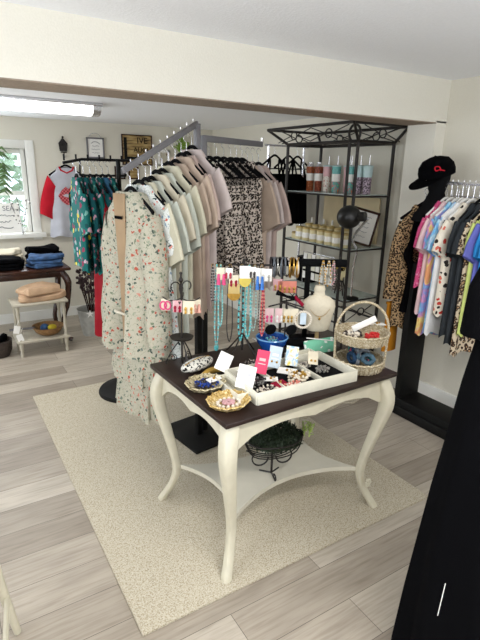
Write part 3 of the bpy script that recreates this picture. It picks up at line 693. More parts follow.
m = MB(); mf = MB(); random.seed(12)
for k in range(24):
    a = random.uniform(0, 6.28); r = random.uniform(.02, .15); h = random.uniform(.42, .66)
    m.tube([(0, 0, .05), (r*.4*math.cos(a), r*.4*math.sin(a), .3), (r*math.cos(a), r*math.sin(a), h)], .003, 4)
    for j in range(5): mf.ball((r*math.cos(a)+random.uniform(-.03, .03), r*math.sin(a)+random.uniform(-.03, .03), h+random.uniform(-.06, .03)), random.uniform(.01, .022), 1)
m.build('stems', M['oldwood'], t); tag(mf.build('flowers', plain('dried_dark_flowers', '3B2B2E', .9, 0, .5, 40), t, False), kind='stuff')
m = MB()
for cx in (-.05, .05):
    for k in range(5):
        a = 2*PI*k/5+.3; m.tube([(cx, -.13, .25), (cx+.04*math.cos(a), -.135, .25+.04*math.sin(a))], [.010, .002], 5)
m.build('starfish', M['white'], t)

# ------------------------------------------------------------------ iron etagere on the right wall
EX0, EX1, EY0, EY1, EZ = 2.62, 2.985, 2.68, 3.50, 1.865
et = thing('iron_etagere', 'dark wrought iron display shelf with glass shelves against the right wall', 'shelf', (0, 0, 0))
for nm, x, y in (('post', EX0, EY1), ('post', EX1, EY0), ('post', EX1, EY1)): MB().tube([(x, y, 0.0), (x, y, EZ)], .013, 8).build(nm, M['bronze'], et)
for y in (EY0, EY0+.085): MB().tube([(EX0, y, .0), (EX0, y, EZ+.02)], .012, 8).build('post', M['bronze'], et)
def rect(z, x0, x1, y0, y1, r):
    m = MB(); c = [(x0, y0, z), (x1, y0, z), (x1, y1, z), (x0, y1, z)]
    for a, b in zip(c, c[1:]+c[:1]): m.tube([a, b], r, 8)
    return m
rect(EZ, EX0, EX1, EY0, EY1, .013).build('top_rail', M['bronze'], et)
CX0, CX1, CY0, CY1, CZ = 2.49, 3.035, 2.60, 3.62, 1.98
rect(CZ, CX0, CX1, CY0, CY1, .011).build('crown_rail', M['bronze'], et)
for a, b in (((EX0, EY0), (CX0, CY0)), ((EX1, EY0), (CX1, CY0)), ((EX1, EY1), (CX1, CY1)), ((EX0, EY1), (CX0, CY1))): MB().tube([(a[0], a[1], EZ), (b[0], b[1], CZ)], .011, 8).build('flared_corner', M['bronze'], et)
def scroll(p, q, z0, z1, c=.5):
    p, q = Vector((p[0], p[1], 0)), Vector((q[0], q[1], 0)); d = q-p; mid = (p+q)/2
    m = MB().tube([(p.x, p.y, z0), (mid.x-d.x*.08, mid.y-d.y*.08, (z0+z1)/2)], .0038, 6).tube([(p.x, p.y, z1), (mid.x-d.x*.08, mid.y-d.y*.08, (z0+z1)/2)], .0038, 6)
    m.tube([(q.x, q.y, z0), (mid.x+d.x*.08, mid.y+d.y*.08, (z0+z1)/2)], .0038, 6).tube([(q.x, q.y, z1), (mid.x+d.x*.08, mid.y+d.y*.08, (z0+z1)/2)], .0038, 6)
    u = d.normalized(); m.tube([Vector((mid.x, mid.y, (z0+z1)/2)) + u*(.035*math.cos(a)) + Vector((0, 0, .03*math.sin(a))) for a in [k*2*PI/14 for k in range(14)]], .005, 6, closed=True); return m
ym = (EY0+EY1)/2
for a, b in (((CX0+.03, EY1), (CX0+.03, ym)), ((CX0+.03, ym), (CX0+.03, EY0)), ((CX1-.03, EY1), (CX1-.03, ym)), ((CX1-.03, ym), (CX1-.03, EY0)), ((EX0, CY0+.03), (EX1, CY0+.03)), ((EX0, CY1-.03), (EX1, CY1-.03))):
    scroll(a, b, EZ+.01, CZ-.01).build('scroll', M['bronze'], et)
MB().tube([Vector((EX0, EY0+.042, EZ+.055)) + Vector((0, .055*math.cos(a), .058*math.sin(a))) for a in [k*2*PI/24 for k in range(24)]], .009, 8, closed=True).build('ring', M['bronze'], et)
SH = [1.495, 1.095, .70, .25]
for z in SH:
    rect(z-.012, EX0, EX1, EY0, EY1, .007).build('shelf_rail', M['bronze'], et)
    MB().box(((EX0+EX1)/2, (EY0+EY1)/2, z-.004), (EX1-EX0-.02, EY1-EY0-.02, .008)).build('glass_shelf', M['shelfglass'] if z > .5 else M['oldwood'], et, False)
for y0, y1 in ((EY0, (EY0+EY1)/2), ((EY0+EY1)/2, EY1)): scroll((EX0, y0), (EX0, y1), .52, .66).build('scroll', M['bronze'], et)
scroll((EX0, EY0), (EX1, EY0), .52, .66).build('scroll', M['bronze'], et)
rect(.50, EX0, EX1, EY0, EY1, .008).build('lower_rail', M['bronze'], et)
bb = MB().box((3.02, 3.12, 1.28), (.012, .66, .36)).build('backing_board', plain('cream_board', 'D8C7A2', .8, 0, .04), None, False); tag(bb, 'cream board standing behind the candle shelf of the iron display shelf', 'board'); bb.location = (0, 0, 0)

# tumblers
M['amber'] = printed('amber_glitter', '8A4526', ['B5623A', '6E3420', 'C98A5A'], 120, .5, rough=.3); M['rust'] = printed('rust_glitter', '79402F', ['A3553F', '5A2A22', 'C06A50'], 120, .5, rough=.3)
M['redspeck'] = printed('white_red_speckle', 'E3DCD3', ['A2453A', 'C07B68', 'E3DCD3'], 80, .4); M['tropic'] = gradient_cloth('tropical_print', [(.3, 'E0B84A'), (.42, 'D8647A'), (.5, '7FC0B8'), (.62, '4FA0A0'), (.75, 'C9D66A')], (18, 18, 22)); M['lilleo'] = leopard('lilac_leopard', 'B9A6B4', '3B3138', 'B9A6B4', 90); M['aquawhite'] = plain('aqua_pearl', 'BAD3D3', .35, 0, .1); M['tealpearl'] = plain('teal_pearl', '5FA9A4', .3, 0, .2, 60); M['pinkp'] = plain('pink_pearl', 'D2A2A6', .35, 0, .1)
def tumbler(x, y, lower, upper, label, band=None, cap=False, h=.20):
    t = thing('tumbler', label, 'tumbler', (x, y, SH[0]), 0, 'tumblers on the top shelf')
    sp = .35
    MB().lathe((0, 0, 0), [(.028, 0), (.031, .005), (.031+.006*sp, h*.62)], 20).build('body', lower, t)
    MB().lathe((0, 0, 0), [(.0332, h*.62), (.038, h*.95), (.036, h)], 20).build('upper_wall', upper, t)
    if band: MB().open_lathe((0, 0, 0), [(.0355, h*.42), (.0365, h*.72)], 20).build('label', band, t)
    if cap: MB().lathe((0, 0, 0), [(.030, h), (.022, h+.02), (.022, h+.035)], 16).build('lid', M['chrome'], t)
    else:
        MB().lathe((0, 0, 0), [(.039, h), (.040, h+.006), (.03, h+.012), (.01, h+.014)], 20).build('lid', M['glassp'] if False else M['aquawhite'], t); MB().tube([(.008, 0, h*.9), (.014, .004, h+.085)], .004, 6).build('straw', M['chrome'], t)
tum = [(3.32, 'amber', 'amber', 'amber glitter tumbler with a white band, leftmost on the top shelf', 1, 1), (3.235, 'rust', 'rust', 'rust glitter tumbler with a white band, second from left', 1, 1), (3.135, 'redspeck', 'pinkp', 'white tumbler with red speckles and a pale pink top', 0, 0),
       (3.035, 'tropic', 'tealpearl', 'tropical print tumbler with teal top beside the red speckled one', 1, 0), (2.945, 'pinkp', 'pinkp', 'pale pink tumbler between the two tropical print ones', 0, 0), (2.885, 'tropic', 'tealpearl', 'tropical print tumbler seen behind the double iron post', 1, 0),
       (2.80, 'lilleo', 'aquawhite', 'lilac leopard tumbler with pale top, second from the right', 0, 0), (2.725, 'lilleo', 'aquawhite', 'lilac leopard tumbler with aqua top, rightmost on the top shelf', 0, 0)]
TY_ = [3.475, 3.365, 3.255, 3.145, 3.06, 2.985, 2.885, 2.795]
for i, (y, lo, up, lab, bd, cp) in enumerate(tum): tumbler(2.86+(.05 if i in (4,) else 0), TY_[i], M[lo], M[up], lab, M['white'] if bd else None, cp)
# candle jars
M['waxy'] = plain('cream_wax_jar', 'D9CC9E', .35, 0, .06); M['lidgold'] = plain('pale_wood_lid', 'BFA66A', .5, 0, .1)
def jar(x, y, z, h, r, label, mat=None, lid=None):
    t = thing('candle_jar', label, 'candle', (x, y, z), 0, 'candle jars on the second shelf')
    MB().lathe((0, 0, 0), [(r*.95, 0), (r, .004), (r, h*.95), (r*.96, h)], 18).build('jar', mat or M['waxy'], t)
    MB().open_lathe((0, 0, 0), [(r*1.02, h*.25), (r*1.02, h*.7)], 18).build('label', M['white'], t)
    MB().lathe((0, 0, h), [(r*1.02, 0), (r*1.02, .012), (r*.9, .015)], 18).build('lid', lid or M['lidgold'], t)
for i in range(7): jar(2.675, 2.79+i*.093, SH[1], .095, .037, 'cream candle jar in the front row of the second shelf, '+['rightmost', 'second from the right', 'third from the right', 'middle one', 'third from the left', 'second from the left', 'leftmost'][i])
for i in range(6): jar(2.765, 2.87+i*.093, SH[1], .115, .036, 'taller cream candle jar in the back row, '+['rightmost', 'second from the right', 'third from the right', 'third from the left', 'second from the left', 'leftmost'][i], lid=M['lidgold'])
M['yelliq'] = plain('yellow_liquid', 'CFBB5A', .2, 0, .1)
for i, (y, lab) in enumerate(((3.42, 'yellow spray bottle at the left end of the second shelf'), (3.26, 'yellow spray bottle among the candle jars, third from the right'), (3.15, 'yellow spray bottle among the candle jars, middle'), (3.05, 'yellow spray bottle nearest the lamp head'))):
    t = thing('spray_bottle', lab, 'bottle', (2.86, y, SH[1])); MB().lathe((0, 0, 0), [(.02, 0), (.022, .01), (.022, .10), (.009, .125)], 14).build('bottle', M['yelliq'], t)
    MB().lathe((0, 0, .125), [(.009, 0), (.009, .03), (.005, .045)], 10).build('spray_cap', M['white'], t)
for i, (y, lab) in enumerate(((3.40, 'small pale box at the left end of the second shelf'), (3.46, 'small cream tin at the far left corner of the second shelf'))):
    t = thing('small_box', lab, 'box', (2.67+.05*i, y, SH[1])); MB().box((0, 0, .02), (.05, .05, .04), bev=.003).build('box', M['waxy'], t); MB().box((0, 0, .044), (.052, .052, .008), bev=.002).build('lid', M['lidgold'], t)
# framed print
t = frame('framed_print', 'brown framed white print leaning on the right end of the second shelf', 'picture', (2.86, 2.80, SH[1]+.15), .21, .28, M['oldwood'], M['white'], .016, R(112)); t.rotation_euler = (R(8), R(13), R(-58))
scribble(t, .13, 5, .085, .04, -.004, M['grey'], 9)
# gooseneck lamp standing on the lower shelf
t = thing('desk_lamp', 'desk lamp with round black head and bent silver neck on the iron shelf', 'lamp', (2.71, 2.71, SH[2]))
hd = Pt(349, 217, 0, 2.55)-Vector((2.71, 2.71, SH[2]))
MB().lathe((0, 0, 0), [(.06, 0), (.06, .012), (.02, .02)], 24).build('base', M['black'], t)
MB().tube(curve([(0, 0, .015), (0, 0, .25), (0.0, -.02, .38), (-.03, -.0, .48), hd+Vector((.05, -.14, .0))], 6), .009, 8).build('gooseneck', M['chrome'], t)
MB().ball(hd, .088, 3, (1, 1, .95)).tube([hd, hd+Vector((.04, -.12, .012))], .034, 12).build('lamp_head', M['plasticblack'], t)
# lower shelf things
t = thing('earring_rack', 'white wire rack full of pale earring cards on the lower shelf', 'display rack', (2.74, 3.16, SH[2]))
MB().tube([(0, -.2, 0), (0, -.2, .28), (0, .2, .28), (0, .2, 0)], .004).tube([(.08, -.2, .008), (0, -.2, .008)], .004).tube([(.08, .2, .008), (0, .2, .008)], .004).build('wire_frame', M['chrome'], t)
for r in range(3):
    for c_ in range(7): MB().box((-.006, -.17+c_*.056, .24-r*.08), (.003, .046, .062), rz=.1*((c_+r) % 3-1)).build('earring_card', M['whitetray'] if (r+c_) % 2 else M['white'], t)
t = thing('leopard_bow', 'leopard print stuffed bow on a small dark easel on the lower shelf', 'ornament', (2.72, 2.86, SH[2]))
MB().tube([(0, -.05, 0), (0, 0, .2)], .006).tube([(0, .05, 0), (0, 0, .2)], .006).tube([(.08, 0, 0), (0, 0, .2)], .006).build('easel', M['bronze'], t)
m = MB().ball((-.02, -.04, .24), .045, 2, (.5, .9, .9)).ball((-.02, .04, .24), .045, 2, (.5, .9, .9)).ball((-.03, 0, .235), .022, 2); m.build('bow', leopard('yellow_leopard', 'C9AC5C', '17130E', 'C9AC5C', 34), t)
MB().box((-.02, -.045, .17), (.006, .03, .08), rx=.2).box((-.02, -.075, .19), (.006, .02, .07), rx=.3).build('ribbon', M['waxy'], t)
for i, (y, h, lab) in enumerate(((3.38, .22, 'black storage box at the left end of the lower shelf'), (2.98, .2, 'leaning silver leopard card between the rack and the leopard bow'))):
    t = thing('display_box', lab, 'box', (2.82, y, SH[2])); MB().box((0, 0, h/2), (.14 if not i else .02, .16 if not i else .10, h), bev=.003, rz=.2*i).build('box', M['blackcloth'] if not i else M['leop'], t); MB().box((0, 0, h+.004), (.145 if not i else .022, .165 if not i else .102, .008), bev=.002, rz=.2*i).build('lid', M['black'], t)
# black tanks on the far end of the etagere
for i, (x, mt, lab) in enumerate(((2.60, 'blackcloth', 'black tank top hanging at the left end of the iron shelf'), (2.79, 'blackcloth', 'black tank top with wide straps hanging beside the amber tumbler'), (2.93, 'blackcloth', 'charcoal sleeveless top hanging behind the amber tumblers'))):
    p = Vector((x, 3.66+.05*i, 1.78)); hang(p, R(8), 'black hanger holding the '+lab.replace(' at the left end of the iron shelf', ''), 'black hangers at the iron shelf')
    garment('tank_top', lab, 'top', M[mt], p, R(8), .60, .16, .19, .025, None, 'black tops at the iron shelf', 110+i, straps=True)
MB_ = MB().tube([(2.56, 3.76, 1.87), (3.05, 3.76, 1.87)], .009).tube([(2.60, 3.76, 0.01), (2.60, 3.76, 1.87)], .012).tube([(3.0, 3.76, .01), (3.0, 3.76, 1.87)], .012).tube([(2.60, 3.6, .012), (2.60, 3.92, .012)], .012).tube([(3.0, 3.6, .012), (3.0, 3.92, .012)], .012).build('garment_rack', M['chrome']); tag(MB_, 'plain metal rack with black tops beyond the iron shelf', 'rack')

# ------------------------------------------------------------------ right rack
t = thing('garment_rack', 'long black-based garment rack with white wire top along the right wall', 'rack', (2.80, 1.45, 0))
MB().box((-.05, -.05, .06), (.22, 1.5, .12), bev=.01).build('base', M['black'], t); MB().box((-.13, -.05, .035), (.10, 1.5, .07), bev=.01).build('kick_rail', M['black'], t)
for y in (.66, -.76): MB().box((-.05, y, .60), (.20, .05, .98), bev=.006).box((0, y, 1.30), (.035, .035, .6)).build('end_panel', M['black'], t)
MB().tube([(0, .66, 1.60), (0, -.76, 1.60)], .010, 8).build('hang_rail', M['chrome'], t)
m = MB().tube([(.06, .60, 1.60), (.06, -.76, 1.60)], .004).tube([(.06, .60, 1.52), (.06, -.76, 1.52)], .004)
for k in range(34): m.tube([(.06, .60-k*.04, 1.50), (.06, .60-k*.04, 1.62)], .0025, 4)
m.tube([(.0, .6, 1.6), (.06, .6, 1.6)], .004).tube([(0, -.7, 1.6), (.06, -.7, 1.6)], .004).build('wire_grid', M['chrome'], t)
M['pinkdot'] = printed('pink_speckled_cotton', 'CC4F7E', ['DD8CAB', 'CC4F7E', 'A63563'], 60, .4); M['palepink'] = cloth('pale_pink_cotton', 'E0BFC0')
M['tiedye'] = gradient_cloth('tie_dye_pastel', [(.28, 'E39A6A'), (.36, 'E9D27A'), (.44, 'D98FB4'), (.52, '8F8FCB'), (.6, '6FB4DE'), (.7, 'BFDDE6')], (9, 9, 5))
M['bluedye'] = gradient_cloth('tie_dye_blue', [(.3, '8E9FD4'), (.45, '67AEE0'), (.6, 'B9D9EA'), (.7, '9AA8D8')], (8, 8, 6))
M['creamrose'] = printed('cream_rose_print', 'E9DFCE', ['C0392F', 'E9DFCE', '2B2624', 'D66A58', 'E9DFCE', 'E9DFCE'], 30, .45)
M['charcoal'] = cloth('charcoal_cotton', '2E3236'); M['lime'] = cloth('pale_lime_cotton', 'C3CE79'); M['royal'] = cloth('bright_blue_cotton', '2E86C8'); M['purple'] = cloth('violet_blue_cotton', '6468B0'); M['tan'] = leopard('light_leopard', 'D0BFA6', '3A2A20', 'B08F6C', 40)
M['mustard'] = cloth('mustard_cloth', 'B9791C'); M['whitecloth'] = cloth('white_cotton', 'E6E6E6'); M['graycloth'] = cloth('ash_grey_cotton', '6F7072')
rr2 = [(2.03, 'pinkdot', .55, 'pink speckled shirt, first at the far end of the right wall rack', 1), (1.99, 'palepink', .72, 'pale pink long shirt next to the pink speckled one on the right rack', 1), (1.945, 'tiedye', .86, 'pastel rainbow tie-dye dress on the right rack', 1),
       (1.915, 'bluedye', .84, 'blue tie-dye shirt on the right rack beside the rose print one', 1), (1.845, 'creamrose', .70, 'cream top with red roses and black leaves on the right rack', 1), (1.885, 'whitecloth', .84, 'white shirt between the blue tie-dye shirt and the rose print top', 1), (1.795, 'charcoal', .82, 'charcoal shirt beside the rose print top on the right rack', 0), (1.75, 'charcoal', .86, 'longer charcoal shirt in the middle of the right rack', 0), (1.71, 'tan', .92, 'light leopard hem shirt beside the charcoal shirts', 0), (1.67, 'lime', .78, 'pale lime green shirt on the right rack', 0), (1.635, 'purple', .66, 'violet blue shirt between the lime and bright blue ones', 0),
       (1.595, 'royal', .74, 'bright blue shirt on the right rack at the right edge of the photo', 0), (1.555, 'royal', .72, 'bright blue shirt on the right rack, the nearer of the two blue ones', 0)]
for i, (y, mt, L, lab, wh) in enumerate(rr2):
    p = Vector((2.79, y, 1.505)); a = R(random.uniform(-5, 5)-4)
    hang(p, a, ('white' if wh else 'black')+' hanger of the '+lab.replace(' on the right rack', '').replace(' at the far end of the right wall rack', '').replace(' at the right edge of the photo', ' at the photo edge'), ('white' if wh else 'black')+' hangers on the right rack', bool(wh))
    garment('shirt', lab, 'shirt', M[mt], p, a, L, .20, .20, .026 if mt in ('charcoal', 'creamrose') else .019, 'short', 'shirts on the right wall rack', 130+i, sl=.15, sr=.075)
p = Vector((2.77, 2.17, 1.47)); hang(p, R(-14), 'black hanger holding the leopard cardigan under the cap', None)
cg = garment('cardigan', 'brown leopard cardigan with black edging hanging at the far end of the right rack', 'cardigan', M['leopbrown'], p, R(-14), .84, .175, .165, .03, 'long', None, 160, sl=.48, sr=.07)
MB().tube(curve([(-.055, -.035, -.01), (-.08, -.045, -.2), (-.13, -.06, -.33), (-.09, -.065, -.45), (-.12, -.06, -.72)], 5), [.014, .018, .022, .03, .034, .03, .026, .024, .024, .03, .032, .03, .026, .026, .026, .026, .026, .026, .026, .026, .026], 8, flat=.9).build('black_edging', M['blackcloth'], cg)
t = thing('dress', 'mustard skirt hem showing below the leopard cardigan', 'skirt', (2.67, 2.25, 0))
MB().open_lathe((0, 0, 0), [(.06, .78), (.065, .60), (.07, .43)], 32, 1, .35).build('skirt', M['mustard'], t); m = MB().box((0, 0, .785), (.115, .04, .02), bev=.006); m.build('waistband', M['mustard'], t)
t['category'] = 'skirt'; t.name = 'skirt'
# black head form with cap
t = thing('mannequin_bust', 'black faceless head form wearing the black cap above the leopard cardigan', 'mannequin head', (2.78, 2.10, 1.36))
MB().lathe((0, 0, 0), [(.15, 0), (.14, .04), (.09, .10), (.068, .14), (.052, .18), (.062, .215), (.076, .26), (.078, .31), (.06, .355), (.02, .375)], 24, 1, .9).build('head', M['velvet'], t)
MB().tube([(0, 0, 0), (0, 0, -.06)], .02, 10).build('neck_post', M['black'], t)
t = thing('baseball_cap', 'black baseball cap with red embroidery on the black head form', 'cap', (2.76, 2.10, 1.645), R(205)); t.scale = (1.2, 1.2, 1.0); t.rotation_euler = (R(0), R(16), R(170))
m = MB(); m.lathe((0, 0, 0), [(.088, 0), (.09, .03), (.084, .065), (.064, .098), (.03, .114), (.004, .118)], 28, 1.08, 1).build('crown', M['blackcloth'], t)
bm_ = MB(); pts_ = []
for k in range(13):
    a = R(-62+124*k/12); pts_.append((.088*math.cos(a)+.085*math.cos(a)**.6 if abs(a) < R(60) else .088*math.cos(a), .092*math.sin(a)))
inner = [(.075*math.cos(R(62-124*k/12)), .084*math.sin(R(62-124*k/12))) for k in range(13)]
bm_.prism(pts_+inner, .006, Matrix.Translation((0, 0, .005)) @ Matrix.Rotation(R(14), 4, 'Y')).build('brim', M['blackcloth'], t)
m = MB(); m.tube(curve([(.045, .082, .045), (.05, .078, .07), (.066, .066, .072), (.066, .070, .05), (.05, .080, .052), (.03, .092, .04)], 4), .0035, 5).build('embroidery', M['raglanred'], t); MB().ball((0, 0, .118), .007, 1).build('button', M['blackcloth'], t)

# ------------------------------------------------------------------ black dress in the near right corner
FX, FY = 1.37, .61
p = Vector((FX, FY, 1.52)); A_ = math.atan2(-.528, .849)
hang(p, A_, 'black hanger holding the big black dress in the near right corner', None)
m = MB(); bm = m.bm; rings = []
prof = [(.06, .05, 1.52), (.10, .06, 1.50), (.165, .08, 1.44), (.185, .09, 1.36), (.195, .09, 1.25), (.215, .1, 1.1), (.228, .11, .95), (.248, .12, .75), (.262, .13, .55), (.275, .14, .35), (.285, .15, .12)]
for i, (a, b, z) in enumerate(prof):
    q = []
    for k in range(56):
        tt = 2*PI*k/56; u = max(0, (1.4-z)/1.3); f = 1+.06*u*math.sin(9*tt+1)+.04*u*math.sin(5*tt)
        q.append(bm.verts.new((a*math.cos(tt)*f, b*math.sin(tt)*f, z-1.52)))
    rings.append(q)
for a, b in zip(rings, rings[1:]):
    for k in range(56): bm.faces.new((a[k], a[(k+1) % 56], b[(k+1) % 56], b[k]))
o = m.build('dress', M['blackcloth']); o.location = p; o.rotation_euler = (0, 0, A_); tag(o, 'large plain black maxi dress filling the near right corner of the photo', 'dress')
for sx in (-1, 1): MB().tube([(sx*.15, 0, -.07), (sx*.19, 0, -.16), (sx*.19, .01, -.28)], [.06, .055, .055], 12, flat=.8).build('sleeve', M['blackcloth'], o)
q0 = Pt(442, 590, 2, .53)-p; 
MB().tube(curve([(-.226, -.104, -1.01), (-.229, -.105, -1.06), (-.232, -.104, -1.13)], 4), .0012, 6).build('white_cord', M['white'], o)
t = thing('garment_rack', 'black rack pole holding the large black dress, outside the right edge', 'rack', (FX, FY, 0), A_)
MB().tube([(.46, 0, .02), (.46, 0, 1.625), (-.08, 0, 1.625)], .014, 10).build('pole', M['black'], t); MB().lathe((.46, 0, 0), [(.16, 0), (.16, .015), (.03, .025)], 28).build('base', M['black'], t)

# chair at the left edge
t = thing('painted_chair', 'cream painted chair of which one leg shows at the lower left edge', 'chair', (-.19, 1.42, 0), R(-8))
MB().box((0, 0, .44), (.40, .38, .03), bev=.012).build('seat', M['tablecream'], t)
for sx, sy in ((1, 1), (1, -1), (-1, 1), (-1, -1)): MB().tube([(sx*.17, sy*.16, .43), (sx*.19, sy*.18, .22), (sx*.215, sy*.2, .008)], [.019, .017, .013], 10).build('leg', M['tablecream'], t)
for sx in (-1, 1): MB().tube([(sx*.2, -.18, .2), (sx*.2, .18, .2)], .009).build('stretcher', M['tablecream'], t)
MB().tube([(-.18, -.17, .44), (-.22, -.17, .85)], .015).tube([(-.18, .17, .44), (-.22, .17, .85)], .015).box((-.215, 0, .80), (.02, .38, .08), bev=.006).box((-.205, 0, .65), (.02, .34, .04), bev=.006).build('backrest', M['tablecream'], t)

# ------------------------------------------------------------------ on the cream table
Z = TH+.0005
# large divided tray
t = thing('divided_tray', 'large white divided wooden tray of jewellery on the cream table', 'tray', (1.252, 1.572, Z), R(-2))
TLx, TLy, TLh = .52, .27, .052
MB().box((0, 0, .004), (TLx, TLy, .008)).build('bottom', M['whitetray'], t)
for nm, c, d in (('side', (0, -TLy/2, TLh/2), (TLx, .010, TLh)), ('side', (0, TLy/2, TLh/2), (TLx, .010, TLh)), ('side', (-TLx/2, 0, TLh/2), (.010, TLy, TLh)), ('side', (TLx/2, 0, TLh/2), (.010, TLy, TLh)), ('divider', (.09, 0, .022), (.007, TLy-.01, .030)), ('divider', (-.10, 0, .02), (.007, TLy-.01, .026))):
    MB().box(c, d, bev=.0015).build(nm, M['whitetray'], t)
MB().box((0, 0, .010), (TLx-.014, TLy-.014, .004)).build('lining', M['velvet'], t)
t = thing('small_tray', 'small white open tray at the left end of the large tray', 'tray', (.962, 1.605, Z), R(-2)); t.scale = (.5, .78, 1)
for nm, c, d in (('bottom', (0, 0, .003), (.10, .26, .006)), ('side', (0, -.13, .018), (.10, .007, .036)), ('side', (0, .13, .018), (.10, .007, .036)), ('side', (-.05, 0, .018), (.007, .26, .036)), ('side', (.05, 0, .018), (.007, .26, .036))):
    MB().box(c, d, bev=.001).build(nm, M['whitetray'], t)
t = thing('small_tray', 'small white tray between the large tray and the wicker basket', 'tray', (1.46, 1.76, Z), R(-4))
for nm, c, d in (('bottom', (0, 0, .003), (.15, .07, .006)), ('side', (0, -.035, .015), (.15, .006, .03)), ('side', (0, .035, .015), (.15, .006, .03)), ('side', (-.075, 0, .015), (.006, .07, .03)), ('side', (.075, 0, .015), (.006, .07, .03))):
    MB().box(c, d, bev=.001).build(nm, M['whitetray'], t)
# cards standing in the tray
def card(px, py, z, w, h, mat, label, tilt=-25, rz=-20, pr=None, marks=0, y=None, roll=0):
    c = Pt(px, py, 2, z) if y is None else Pt(px, py, 1, y)
    t = thing('jewelry_card', label, 'card', c, R(rz))
    MB().box((0, 0, 0), (w, .003, h), rx=R(tilt)).build('card', mat, t)
    T = Matrix.Rotation(R(tilt), 4, 'X')
    if pr is not None: MB().box((0, -.003, h*.1), (w*.5, .002, h*.12), m=T).box((0, -.003, -h*.08), (w*.6, .002, h*.04), m=T).build('print', pr, t)
    m = MB()
    for sx in (-1, 1): m.ball(tuple(T @ Vector((sx*w*.2, -.004, -h*.22))), .006, 1)
    m.build('earring_pair', M['gold'], t) if marks else m.bm.free()
    t.rotation_euler = (0, R(roll), R(rz)); return t
M['hotpink'] = plain('hot_pink_card', 'D9325F', .5, 0, .05); M['palepr'] = plain('pale_grey_print', 'C8C8CC', .6); M['paleblue'] = plain('pale_blue_card', 'CCDCE8', .6, 0, .08)
M['yelcard'] = gradient_cloth('yellow_and_blue_card', [(.35, 'E6D66B'), (.5, 'E9EEF0'), (.65, '9FC6E0')], (25, 25, 18))
card(224, 362, .84, .062, .085, M['white'], 'blank white jewelry card at the left, above the patterned pouch', -38, -35, roll=24)
card(246, 377, .835, .075, .10, M['white'], 'large white jewelry card leaning in front of the pink card', -38, -32, M['palepr'], roll=14)
card(262, 362, .845, .056, .105, M['hotpink'], 'hot pink jewelry card standing in the white tray', -22, -30, M['palepink'], roll=12)
card(275, 357, .835, .060, .10, M['paleblue'], 'pale blue jewelry card right of the hot pink card', -22, -25, M['white'], 1, roll=13)
card(292, 356, .84, .060, .09, M['yelcard'], 'yellow and pale blue jewelry card in the middle of the tray', -20, -20, M['white'], roll=11)
card(313, 358, .835, .050, .06, M['offwhite'], 'small cream jewelry card at the back right of the tray', -28, -15, None, 1, roll=12)
def flatcard(px, py, z, w, d, mat, label, rz, rx=0):
    c = Pt(px, py, 2, z); t = thing('jewelry_card', label, 'card', c, R(rz)); MB().box((0, 0, 0), (w, d, .003), rx=rx).build('card', mat, t); MB().ball((0, 0, .005), .007, 1).ball((.015, .01, .005), .005, 1).build('earring_pair', M['gold'], t)
M['crimson'] = cloth('crimson_satin', '8C1330')
flatcard(287, 371, .788, .085, .045, M['white'], 'white card lying under the pale blue card', -50, .25); flatcard(271, 379, .788, .06, .03, M['white'], 'white card lying left of the crimson piece in the tray', -30, .2); flatcard(280, 384, .787, .07, .045, M['crimson'], 'crimson red piece lying at the front of the tray', 10, .2)
flatcard(240, 369, .80, .05, .03, M['white'], 'small white tag lying behind the large white card', 20, .2)
# jewellery piles in the tray
def pile(name, label, c, r, mats, n, br=.006, h=.012, seed=0, cat='jewellery', flat=.5):
    rnd = random.Random(seed); t = thing(name, label, cat, c)
    for j, mt in enumerate(mats):
        m = MB()
        for _ in range(3):
            a, rr = rnd.uniform(0, 6.28), rnd.uniform(0, r*.45); cx, cy = rr*math.cos(a), rr*math.sin(a); R_ = rnd.uniform(.4, .75)*r
            nb = max(8, n//3); e = rnd.uniform(.5, 1)
            for k in range(nb): b_ = 2*PI*k/nb; m.ball((cx+R_*math.cos(b_), cy+R_*e*math.sin(b_), br+rnd.uniform(0, h)), br*rnd.uniform(.7, 1.1), 1)
        m.build('bead_strand', mt, t)
    return t
M['gray_bead'] = plain('grey_beads', '8A8580', .4, 0, .4, 80); M['pearl'] = plain('pearl', 'E4DACA', .25, 0, .08); M['turq'] = plain('turquoise_bead', '5BB5B8', .4, 0, .3, 90); M['palet'] = plain('pale_turquoise_bead', '9CCBC6', .4, 0, .25, 90)
M['silverbead'] = plain('silver_bead', 'A9A7A2', .3, .6, .4, 90); M['redbead'] = plain('red_bead', 'A5263A', .4, 0, .3, 90); M['darkbead'] = plain('dark_bead', '2D2628', .35, 0, .4, 90); M['pinkbead'] = plain('pink_bead', 'D63F7A', .4, 0, .2, 90); M['coral'] = plain('coral_card', 'E08A78', .6, 0, .1); M['cobalt'] = plain('cobalt_beads', '1E3C8C', .25, 0, .4, 60)
pile('jewelry_pile', 'black and white beaded strands at the front left of the tray', (1.07, 1.50, Z+.013), .05, [M['leop'], M['pearl']], 30, .006, seed=1)
pile('jewelry_pile', 'dark beaded bracelets in the left part of the tray', (1.08, 1.60, Z+.013), .055, [M['darkbead'], M['darkbead'], M['silverbead']], 33, .006, seed=2)
pile('jewelry_pile', 'ivory pearl bracelets heaped in the middle of the tray', (1.255, 1.535, Z+.013), .055, [M['pearl'], M['offwhite'], M['gold']], 33, .008, .03, seed=3)
pile('jewelry_pile', 'silver bead bracelets in the right part of the tray', (1.42, 1.56, Z+.013), .05, [M['silverbead'], M['gray_bead']], 30, .006, seed=4)
pile('jewelry_pile', 'grey bead bracelets at the back right of the tray', (1.37, 1.64, Z+.013), .04, [M['gray_bead'], M['pearl']], 30, .006, seed=5)
pile('jewelry_pile', 'ivory beads by the divider at the front of the tray', (1.20, 1.49, Z+.013), .04, [M['pearl'], M['coral']], 30, .006, seed=6)

